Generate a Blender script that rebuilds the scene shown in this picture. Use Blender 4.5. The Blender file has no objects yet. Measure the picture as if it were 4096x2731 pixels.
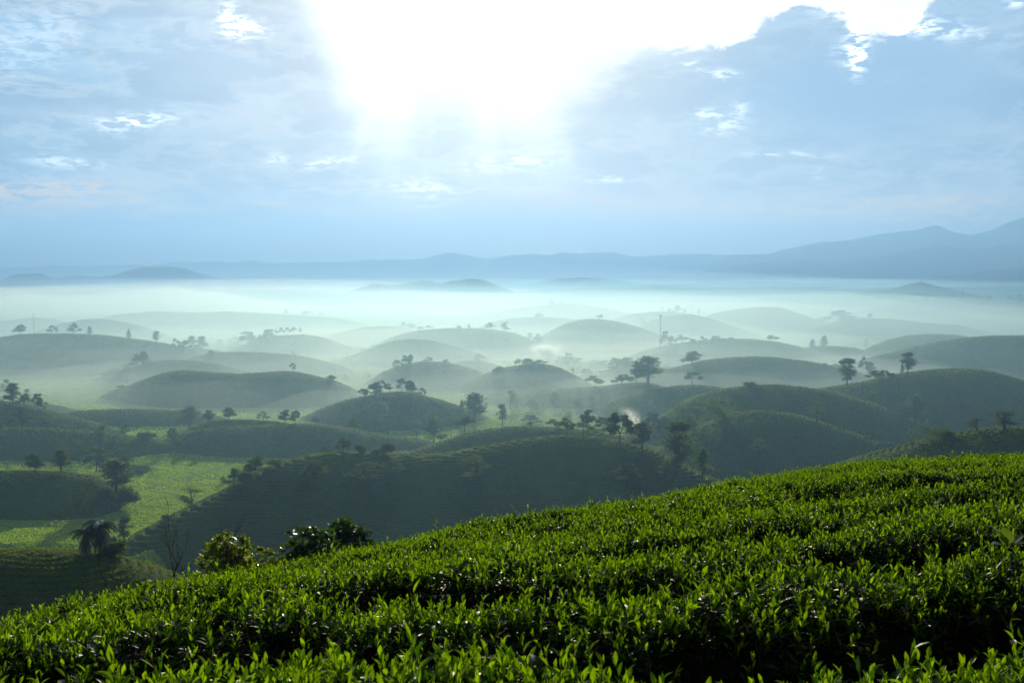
import bpy, math, random
import numpy as np
from mathutils import Vector

# ------------------------------------------------------------------ camera model
F = 3982.0                                   # focal length in photo pixels (4096 wide)
PITCH = math.atan((1365.5 - 1080.0) / F)
CP, SP = math.cos(PITCH), math.sin(PITCH)
ZC = 120.0                                   # eye height above the low valley


def ray(px, py):
    """x/y and z/y of the view ray through a photo pixel"""
    u = (px - 2048.0) / F
    v = (1365.5 - py) / F
    d = CP + v * SP
    return u / d, (-SP + v * CP) / d


def col(name='objects'):
    return bpy.context.scene.collection


scene = bpy.context.scene
cam_d = bpy.data.cameras.new('camera')
cam_d.sensor_width = 36.0
cam_d.lens = 36.0 * F / 4096.0
cam_d.clip_start = 0.1
cam_d.clip_end = 60000.0
cam_d.dof.use_dof = True
cam_d.dof.focus_distance = 9.0
cam_d.dof.aperture_fstop = 5.6
cam = bpy.data.objects.new('camera', cam_d)
cam.location = (0, 0, ZC)
cam.rotation_euler = (math.pi / 2 - PITCH, 0, 0)
scene.collection.objects.link(cam)
scene.camera = cam

# ------------------------------------------------------------------ light
SUN_EL = math.radians(14.0)
SUN_AZ = math.radians(-2.0)                  # from +Y towards +X
sun_d = bpy.data.lights.new('sun', 'SUN')
sun_d.energy = 4.2
sun_d.angle = math.radians(0.6)
sun_d.color = (1.0, 0.90, 0.66)
sun = bpy.data.objects.new('sun', sun_d)
sdir = Vector((math.sin(SUN_AZ) * math.cos(SUN_EL), math.cos(SUN_AZ) * math.cos(SUN_EL), math.sin(SUN_EL)))
sun.rotation_euler = sdir.to_track_quat('Z', 'Y').to_euler()
sun.location = (0, 0, ZC + 50)
scene.collection.objects.link(sun)

scene.view_settings.view_transform = 'Standard'
scene.view_settings.look = 'None'
scene.view_settings.exposure = 0.0
scene.view_settings.gamma = 1.0
cy = scene.cycles
cy.use_denoising = True
cy.max_bounces = 8
cy.volume_bounces = 1
cy.transparent_max_bounces = 12
cy.use_adaptive_sampling = True
cy.adaptive_threshold = 0.02


class NG:
    """short hand for shader / geometry node graphs"""

    def __init__(self, tree):
        self.t = tree

    def n(self, typ, **kw):
        nd = self.t.nodes.new(typ)
        for k, v in kw.items():
            setattr(nd, k, v)
        return nd

    def put(self, sock, v):
        if hasattr(v, 'is_output') or isinstance(v, bpy.types.NodeSocket):
            self.t.links.new(v, sock)
        else:
            sock.default_value = v

    def m(self, op, a, b=0.0, c=None, clamp=False):
        nd = self.n('ShaderNodeMath', operation=op, use_clamp=clamp)
        self.put(nd.inputs[0], a)
        self.put(nd.inputs[1], b)
        if c is not None:
            self.put(nd.inputs[2], c)
        return nd.outputs[0]

    def mix(self, f, a, b, blend='MIX'):
        nd = self.n('ShaderNodeMix', data_type='RGBA', blend_type=blend)
        self.put(nd.inputs[0], f)
        self.put(nd.inputs[6], a)
        self.put(nd.inputs[7], b)
        return nd.outputs[2]

    def step(self, v, a, b):
        nd = self.n('ShaderNodeMapRange', interpolation_type='SMOOTHSTEP')
        self.put(nd.inputs[0], v)
        self.put(nd.inputs[1], a)
        self.put(nd.inputs[2], b)
        return nd.outputs[0]

    def noise(self, vec, scale, detail=4.0, rough=0.55, dist=0.0):
        nd = self.n('ShaderNodeTexNoise')
        self.put(nd.inputs['Vector'], vec)
        nd.inputs['Scale'].default_value = scale
        nd.inputs['Detail'].default_value = detail
        nd.inputs['Roughness'].default_value = rough
        nd.inputs['Distortion'].default_value = dist
        return nd.outputs[0]

    def xyz(self, a, b, c):
        nd = self.n('ShaderNodeCombineXYZ')
        self.put(nd.inputs[0], a)
        self.put(nd.inputs[1], b)
        self.put(nd.inputs[2], c)
        return nd.outputs[0]


def srgb(r, g, b, a=1.0):
    f = lambda c: (c / 255.0 / 12.92) if c <= 10 else ((c / 255.0 + 0.055) / 1.055) ** 2.4
    return (f(r), f(g), f(b), a)


def build_world():
    w = bpy.data.worlds.new('World')
    scene.world = w
    w.use_nodes = True
    t = w.node_tree
    t.nodes.clear()
    g = NG(t)
    out = g.n('ShaderNodeOutputWorld')
    bg = g.n('ShaderNodeBackground')
    bg.inputs['Strength'].default_value = 0.1
    t.links.new(bg.outputs[0], out.inputs[0])
    sky = g.n('ShaderNodeTexSky', sky_type='NISHITA')
    sky.sun_disc = False
    sky.sun_elevation = SUN_EL
    sky.sun_rotation = SUN_AZ
    sky.air_density = 1.2
    sky.dust_density = 1.0
    tc = g.n('ShaderNodeTexCoord')
    sp = g.n('ShaderNodeSeparateXYZ')
    t.links.new(tc.outputs['Generated'], sp.inputs[0])
    X, Y, Z = sp.outputs
    az = g.m('ARCTAN2', X, Y)
    el = g.m('ARCSINE', Z)
    # --- cloud sheet colour by elevation
    ramp = g.n('ShaderNodeValToRGB')
    cr = ramp.color_ramp
    cr.interpolation = 'EASE'
    stops = [(0.0, (222, 214, 206)), (0.09, (208, 214, 216)), (0.2, (176, 205, 222)), (0.32, (164, 206, 236)), (0.5, (150, 203, 244)),
             (1.0, (128, 170, 218))]
    while len(cr.elements) > 1:
        cr.elements.remove(cr.elements[-1])
    cr.elements[0].position = stops[0][0]
    cr.elements[0].color = srgb(*stops[0][1])
    for p, c in stops[1:]:
        e = cr.elements.new(p)
        e.color = srgb(*c)
    g.put(ramp.inputs[0], g.m('DIVIDE', el, math.radians(30.0), clamp=True))
    base = ramp.outputs[0]
    # deeper blue further from the sun
    daz = g.m('SUBTRACT', az, SUN_AZ)
    side = g.step(g.m('ABSOLUTE', daz), 0.12, 0.55)
    base = g.mix(g.m('MULTIPLY', side, 0.55), base, srgb(130, 186, 228))
    # large soft light / dark drifts in the sheet
    v1 = g.xyz(g.m('MULTIPLY', az, 2.0), g.m('MULTIPLY', el, 7.0), 3.1)
    n1 = g.noise(v1, 2.2, 5, 0.5, 0.3)
    base = g.mix(g.m('MULTIPLY', g.step(n1, 0.44, 0.66), 0.55), base, srgb(216, 228, 240))
    v2 = g.xyz(g.m('MULTIPLY', az, 3.0), g.m('MULTIPLY', el, 11.0), 8.7)
    n2 = g.noise(v2, 2.7, 5, 0.55)
    base = g.mix(g.m('MULTIPLY', g.step(n2, 0.42, 0.62), 0.78), base, srgb(120, 166, 206))
    v3 = g.xyz(g.m('MULTIPLY', az, 3.2), g.m('MULTIPLY', el, 8.5), 14.3)
    n3 = g.noise(v3, 3.1, 7, 0.62, 0.25)
    base = g.mix(g.m('MULTIPLY', g.step(n3, 0.50, 0.60), 0.42), base, srgb(132, 168, 202))
    rim3 = g.m('MULTIPLY', g.step(n3, 0.45, 0.50), g.m('SUBTRACT', 1.0, g.step(n3, 0.51, 0.56)))
    base = g.mix(g.m('MULTIPLY', rim3, 0.30), base, srgb(232, 238, 244))

    nz = g.noise(g.xyz(g.m('MULTIPLY', az, 1.0), g.m('MULTIPLY', el, 1.9), 0.0), 26.0, 6, 0.62, 0.4)
    nzc = g.m('SUBTRACT', nz, 0.5)

    def gauss(px, py, sx, sy, tilt=0.0):
        a0, e0 = ray(px, py)
        a0 = math.atan(a0)
        e0 = math.atan(e0 * math.cos(a0))
        dx = g.m('SUBTRACT', az, a0)
        dy = g.m('SUBTRACT', el, e0)
        if tilt:
            dy = g.m('ADD', dy, g.m('MULTIPLY', dx, tilt))
        q = g.m('ADD', g.m('POWER', g.m('ABSOLUTE', g.m('DIVIDE', dx, sx / F)), 2.0), g.m('POWER', g.m('ABSOLUTE', g.m('DIVIDE', dy, sy / F)), 2.0))
        return g.m('EXPONENT', g.m('MULTIPLY', q, -0.5))

    # --- veil of glare round the hidden sun (broad, and a brighter core)
    glow = g.m('ADD', g.m('MULTIPLY', gauss(1950, -60, 980, 620), 0.30), g.m('MULTIPLY', gauss(1930, -120, 430, 260), 0.5))
    glow = g.m('ADD', glow, g.m('MULTIPLY', gauss(1880, 820, 760, 420), 0.15))
    # --- torn cloud edge below the burning gap
    fc = g.n('ShaderNodeFloatCurve')
    pts = [(-2000, -900), (300, -700), (1080, -250), (1250, 80), (1400, 400), (1540, 540), (1740, 400), (2000, 520), (2200, 480), (2400, 330), (2600, 215),
           (2960, 172), (3060, 80), (3230, 40), (3330, 60), (3420, 150), (3520, 160), (3650, 70), (3800, -60), (4100, -300), (6000, -900)]
    cu = fc.mapping.curves[0]
    fc.mapping.use_clip = False
    xs = [(px + 2000) / 8000.0 for px, py in pts]
    ys = [(py + 1000) / 2000.0 for px, py in pts]
    cu.points[0].location = (xs[0], ys[0])
    cu.points[1].location = (xs[-1], ys[-1])
    for x, y in zip(xs[1:-1], ys[1:-1]):
        cu.points.new(x, y)
    fc.mapping.update()
    pxl = g.m('ADD', g.m('MULTIPLY', g.m('TANGENT', g.m('MINIMUM', g.m('MAXIMUM', az, -1.0), 1.0)), F), 2048.0)
    g.put(fc.inputs['Value'], g.m('DIVIDE', g.m('ADD', pxl, 2000.0), 8000.0, clamp=True))
    edge_py = g.m('SUBTRACT', g.m('MULTIPLY', fc.outputs[0], 2000.0), 1000.0)
    wz = g.m('DIVIDE', g.m('TANGENT', el), g.m('MAXIMUM', g.m('COSINE', az), 0.2))
    vv = g.m('DIVIDE', g.m('ADD', g.m('MULTIPLY', wz, CP), SP), g.m('SUBTRACT', CP, g.m('MULTIPLY', wz, SP)))
    here_py = g.m('SUBTRACT', 1365.5, g.m('MULTIPLY', vv, F))
    soft = g.m('ADD', g.m('MULTIPLY', g.m('SUBTRACT', 1.0, g.step(pxl, 2150.0, 2750.0)), 190.0), 16.0)
    wob = g.m('MULTIPLY', nzc, 230.0)
    d = g.m('ADD', g.m('SUBTRACT', edge_py, here_py), wob)
    gap = g.step(g.m('DIVIDE', d, soft), -1.0, 1.3)
    c = g.mix(g.m('SUBTRACT', 1.0, g.m('EXPONENT', g.m('MULTIPLY', glow, -1.9))), base, (1.06, 1.04, 1.0, 1))
    c = g.mix(gap, c, (1.25, 1.24, 1.22, 1))
    # --- shafts fanning out below the gap
    rx = g.m('SUBTRACT', pxl, 1880.0)
    ry = g.m('ADD', here_py, 520.0)
    ang = g.m('DIVIDE', rx, g.m('MAXIMUM', ry, 60.0))
    rn = g.noise(g.xyz(ang, 0.0, 2.2), 5.5, 3, 0.5)
    inside = g.m('MULTIPLY', g.step(g.m('ABSOLUTE', g.m('ADD', ang, 0.03)), 0.62, 0.30), g.step(here_py, 1150.0, 300.0))
    shaft = g.m('MULTIPLY', g.m('ADD', g.m('MULTIPLY', g.step(rn, 0.38, 0.62), 0.20), 0.02), inside)
    c = g.mix(1.0, c, g.xyz(shaft, shaft, g.m('MULTIPLY', shaft, 0.95)), 'ADD')
    bl = g.step(g.m('SUBTRACT', pxl, g.m('ADD', 1236.0, g.m('MULTIPLY', here_py, 0.23))), -170.0, 230.0)
    br = g.step(g.m('SUBTRACT', pxl, g.m('ADD', 2000.0, g.m('MULTIPLY', here_py, 0.30))), 420.0, -420.0)
    beam = g.m('MULTIPLY', g.m('MULTIPLY', bl, br), g.m('MULTIPLY', 0.12, g.step(here_py, -300.0, 300.0)))
    c = g.mix(1.0, c, g.xyz(beam, beam, g.m('MULTIPLY', beam, 0.85)), 'ADD')
    # --- small openings with bright rims
    spots = [(925, 70, 26, 34, 0, 1.0), (975, 118, 55, 22, 0, 1.1), (560, 485, 80, 16, -0.15, 0.8), (470, 500, 60, 30, 0, 0.25),
             (255, 650, 85, 15, 0.05, 0.55), (1108, 640, 26, 16, 0, 0.45), (1300, 655, 70, 14, -0.2, 0.6), (1720, 800, 80, 45, 0.1, 0.40),
             (1700, 755, 70, 14, 0, 0.3), (2440, 717, 60, 9, 0, 0.6), (2040, 650, 120, 24, -0.1, 0.35), (3060, 618, 60, 9, 0, 0.4),
             (3240, 617, 55, 8, 0.1, 0.45), (2960, 430, 26, 28, 0, 0.35), (2890, 500, 60, 30, 0, 0.4), (2830, 455, 40, 14, 0, 0.4),
             (3430, 205, 26, 55, 0, 1.4), (3370, 215, 40, 34, 0, 0.35), (2890, 300, 45, 14, 0, 0.6), (2780, 262, 50, 12, 0, 0.4),
             (3590, 90, 190, 26, 0.25, 0.9), (3620, 310, 90, 30, 0, 0.12), (130, 170, 120, 80, -0.4, 0.22), (3270, 690, 14, 16, 0, 0.3),
             (1950, 765, 250, 14, 0, 0.16), (1320, 760, 260, 22, -0.05, 0.14), (4060, 10, 24, 12, 0, 0.8)]
    warm = [(120, 775, 190, 22, -0.08, 0.42), (330, 812, 150, 12, -0.08, 0.36), (80, 880, 130, 22, -0.05, 0.26), (735, 838, 80, 8, 0, 0.42),
            (540, 865, 60, 6, 0, 0.34), (1050, 815, 70, 8, 0, 0.32), (2900, 840, 500, 22, 0.06, 0.22), (3700, 815, 190, 20, 0.0, 0.22),
            (1900, 935, 220, 10, 0, 0.16), (2600, 900, 700, 60, 0, 0.08), (1500, 860, 150, 10, 0, 0.16), (3900, 880, 330, 26, 0.1, 0.12)]
    fine = g.noise(g.xyz(g.m('MULTIPLY', az, 1.0), g.m('MULTIPLY', el, 3.2), 5.0), 60.0, 5, 0.6, 0.6)
    tear = g.m('ADD', g.m('MULTIPLY', g.step(fine, 0.42, 0.58), 1.4), 0.05)

    def stack(lst):
        s = None
        for px, py, sx, sy, tl, amp in lst:
            q = g.m('MULTIPLY', gauss(px, py, sx, sy, tl), amp)
            s = q if s is None else g.m('ADD', s, q)
        return g.m('MULTIPLY', s, tear)

    s1 = stack(spots)
    c = g.mix(1.0, c, g.mix(1.0, (1.0, 0.97, 0.88, 1), g.xyz(s1, s1, s1), 'MULTIPLY'), 'ADD')
    s2 = stack(warm)
    c = g.mix(g.m('MINIMUM', g.m('MULTIPLY', s2, 4.2), 0.95), c, (1.15, 0.86, 0.62, 1))
    # grey-blue heap of cloud under the torn edge on the sun's right
    dk = g.m('MULTIPLY', g.m('ADD', gauss(3250, 360, 330, 150), g.m('MULTIPLY', gauss(3800, 330, 350, 200), 0.8)), 0.8)
    c = g.mix(g.m('MULTIPLY', g.m('MINIMUM', dk, 1.0), g.m('SUBTRACT', 1.0, g.m('MINIMUM', s1, 1.0))), c,
              g.mix(gap, srgb(158, 194, 226), (1.2, 1.2, 1.2, 1)))
    band = g.m('MULTIPLY', gauss(2750, 905, 1050, 85), g.m('ADD', 0.42, g.m('MULTIPLY', g.step(n1, 0.40, 0.62), 0.30)))
    c = g.mix(band, c, (1.12, 0.93, 0.78, 1))
    low = g.m('MULTIPLY', gauss(150, 1010, 850, 110), 0.75)
    c = g.mix(low, c, srgb(128, 170, 214))
    # the sheet is thinner overhead and behind: let the clear sky through there
    up = g.m('SUBTRACT', 1.0, g.m('MULTIPLY', g.step(el, 0.6, 1.2), 0.6))
    back = g.step(Y, -0.3, 0.3)
    cover = g.m('ADD', 0.93, g.m('MULTIPLY', up, 0.02))
    # the sheet is grey overhead and behind, lit only from in front
    dim = g.m('MULTIPLY', g.m('SUBTRACT', 1.0, g.m('MULTIPLY', g.step(el, 0.36, 0.85), 0.80)), g.m('ADD', 0.10, g.m('MULTIPLY', g.step(Y, 0.0, 0.8), 0.90)))
    ten = g.n('ShaderNodeVectorMath', operation='SCALE')
    g.put(ten.inputs[0], c)
    g.put(ten.inputs['Scale'], g.m('MULTIPLY', dim, 10.0))
    fin = g.mix(cover, sky.outputs[0], ten.outputs[0])
    g.put(bg.inputs['Color'], fin)


build_world()

# ------------------------------------------------------------------ object helpers
def tag(o, label=None, cat=None, group=None, kind=None):
    if label: o['label'] = label
    if cat: o['category'] = cat
    if group: o['group'] = group
    if kind: o['kind'] = kind
    return o


def link(o, parent=None):
    scene.collection.objects.link(o)
    if parent is not None:
        o.parent = parent
    return o


def mesh_from(name, v, faces, mats=(), smooth=False):
    me = bpy.data.meshes.new(name)
    v = np.asarray(v, dtype=np.float32)
    if isinstance(faces, np.ndarray):
        nf, k = faces.shape
        me.vertices.add(len(v))
        me.vertices.foreach_set('co', v.ravel())
        me.loops.add(nf * k)
        me.loops.foreach_set('vertex_index', faces.astype(np.int32).ravel())
        me.polygons.add(nf)
        me.polygons.foreach_set('loop_start', np.arange(0, nf * k, k, dtype=np.int32))
        me.update(calc_edges=True)
    else:
        me.from_pydata([tuple(p) for p in v], [], faces)
        me.update()
    if smooth:
        me.polygons.foreach_set('use_smooth', np.ones(len(me.polygons), dtype=bool))
    for m in mats:
        me.materials.append(m)
    return me


def empty(name, loc):
    o = bpy.data.objects.new(name, None)
    o.location = loc
    o.empty_display_size = 0.5
    return link(o)


class MB:
    def __init__(self):
        self.v = []
        self.f = []

    def add(self, v, f):
        o = len(self.v)
        self.v.extend(v)
        self.f.extend([tuple(i + o for i in q) for q in f])

    def box(self, c, s, rz=0.0):
        cx, cy_, cz = c
        a, b, h = s[0] / 2, s[1] / 2, s[2] / 2
        vs = []
        for z in (-h, h):
            for x, y in ((-a, -b), (a, -b), (a, b), (-a, b)):
                vs.append((cx + x * math.cos(rz) - y * math.sin(rz), cy_ + x * math.sin(rz) + y * math.cos(rz), cz + z))
        self.add(vs, [(3, 2, 1, 0), (4, 5, 6, 7), (0, 1, 5, 4), (1, 2, 6, 5), (2, 3, 7, 6), (3, 0, 4, 7)])

    def tube(self, pts, rad, n=6):
        pts = [Vector(p) for p in pts]
        rings = []
        vs = []
        for i, p in enumerate(pts):
            d = (pts[min(i + 1, len(pts) - 1)] - pts[max(i - 1, 0)])
            if d.length < 1e-9: d = Vector((0, 0, 1))
            d.normalize()
            a = d.orthogonal() if i == 0 else (a - d * a.dot(d))
            if a.length < 1e-6: a = d.orthogonal()
            a = a.normalized()
            b = d.cross(a)
            r = rad[i] if isinstance(rad, (list, tuple)) else rad
            for k in range(n):
                t = 2 * math.pi * k / n
                vs.append(tuple(p + (a * math.cos(t) + b * math.sin(t)) * r))
        fs = []
        for i in range(len(pts) - 1):
            for k in range(n):
                k2 = (k + 1) % n
                fs.append((i * n + k, i * n + k2, (i + 1) * n + k2, (i + 1) * n + k))
        fs.append(tuple(range(n))[::-1])
        fs.append(tuple((len(pts) - 1) * n + k for k in range(n)))
        self.add(vs, fs)

    def mesh(self, name, mat, smooth=False):
        return mesh_from(name, self.v, self.f, (mat,) if mat else (), smooth)

    def build(self, name, mat, parent=None, smooth=False):
        return link(bpy.data.objects.new(name, self.mesh(name, mat, smooth)), parent)


# ------------------------------------------------------------------ materials
def leaf_mat(name, base, trans, mixf=0.5, rough=0.35, spec=0.5, vary=0.25, noise_scale=3.0, other=None, objvar=0.0):
    m = bpy.data.materials.new(name)
    m.use_nodes = True
    t = m.node_tree
    t.nodes.clear()
    g = NG(t)
    out = g.n('ShaderNodeOutputMaterial')
    tc = g.n('ShaderNodeTexCoord')
    geo = g.n('ShaderNodeNewGeometry')
    oi = g.n('ShaderNodeObjectInfo')
    r = geo.outputs['Random Per Island']
    n = g.noise(tc.outputs['Object'], noise_scale, 3)
    k = g.m('ADD', 1.0 - vary, g.m('MULTIPLY', g.m('ADD', g.m('MULTIPLY', r, 0.7), g.m('MULTIPLY', n, 0.6)), 2 * vary / 1.3))
    if objvar:
        k = g.m('MULTIPLY', k, g.m('ADD', 1.0 - objvar, g.m('MULTIPLY', oi.outputs['Random'], 2 * objvar)))
    c1 = g.mix(1.0, (*base, 1), g.xyz(k, k, k), 'MULTIPLY')
    c2 = g.mix(1.0, (*trans, 1), g.xyz(k, k, k), 'MULTIPLY')
    if other is not None:
        rr = g.m('FRACT', g.m('MULTIPLY', g.m('ADD', r, oi.outputs['Random']), 7.31))
        sel = g.step(rr, 0.55, 0.9)
        c2 = g.mix(sel, c2, (*other, 1))
    p = g.n('ShaderNodeBsdfPrincipled')
    g.put(p.inputs['Base Color'], c1)
    p.inputs['Roughness'].default_value = rough
    p.inputs['Specular IOR Level'].default_value = spec
    tr = g.n('ShaderNodeBsdfTranslucent')
    g.put(tr.inputs['Color'], c2)
    mx = g.n('ShaderNodeMixShader')
    mx.inputs[0].default_value = mixf
    t.links.new(p.outputs[0], mx.inputs[1])
    t.links.new(tr.outputs[0], mx.inputs[2])
    t.links.new(mx.outputs[0], out.inputs[0])
    return m


def plain_mat(name, colr, rough=0.8, metal=0.0, nscale=6.0, var=0.25, spec=0.4):
    m = bpy.data.materials.new(name)
    m.use_nodes = True
    t = m.node_tree
    g = NG(t)
    p = t.nodes['Principled BSDF']
    tc = g.n('ShaderNodeTexCoord')
    n = g.noise(tc.outputs['Object'], nscale, 5, 0.6)
    k = g.m('ADD', 1.0 - var, g.m('MULTIPLY', n, 2 * var))
    g.put(p.inputs['Base Color'], g.mix(1.0, (*colr, 1), g.xyz(k, k, k), 'MULTIPLY'))
    p.inputs['Roughness'].default_value = rough
    p.inputs['Metallic'].default_value = metal
    p.inputs['Specular IOR Level'].default_value = spec
    return m


def volume_mat(name, colr, dens, aniso, het=None):
    m = bpy.data.materials.new(name)
    m.use_nodes = True
    t = m.node_tree
    t.nodes.clear()
    g = NG(t)
    out = g.n('ShaderNodeOutputMaterial')
    v = g.n('ShaderNodeVolumePrincipled')
    v.inputs['Color'].default_value = (*colr, 1)
    v.inputs['Density'].default_value = dens
    v.inputs['Anisotropy'].default_value = aniso
    if het:
        g.put(v.inputs['Density'], het(g, dens))
    else:
        m.cycles.homogeneous_volume = True
    t.links.new(v.outputs[0], out.inputs['Volume'])
    return m


bark = plain_mat('bark', (0.07, 0.055, 0.04), 0.9, nscale=9.0)

# ------------------------------------------------------------------ terrain
def interp(pts, x):
    xs = [p[0] for p in pts]
    ys = [p[1] for p in pts]
    return np.interp(x, xs, ys)


def smooth_interp(pts, x, n=600):
    """monotone-ish smooth interpolation of control points (cosine-smoothed linear)"""
    xs = np.array([p[0] for p in pts], float)
    ys = np.array([p[1] for p in pts], float)
    gx = np.linspace(xs[0], xs[-1], n)
    gy = np.interp(gx, xs, ys)
    k = max(3, int(n * 0.05))
    ker = np.hanning(k + 2)[1:-1]
    ker /= ker.sum()
    pad = np.concatenate([gy[0] + (gy[1] - gy[0]) * np.arange(-k, 0), gy, gy[-1] + (gy[-1] - gy[-2]) * np.arange(1, k + 1)])
    sm = np.convolve(pad, ker, mode='same')[k:-k]
    return np.interp(x, gx, sm)


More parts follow.
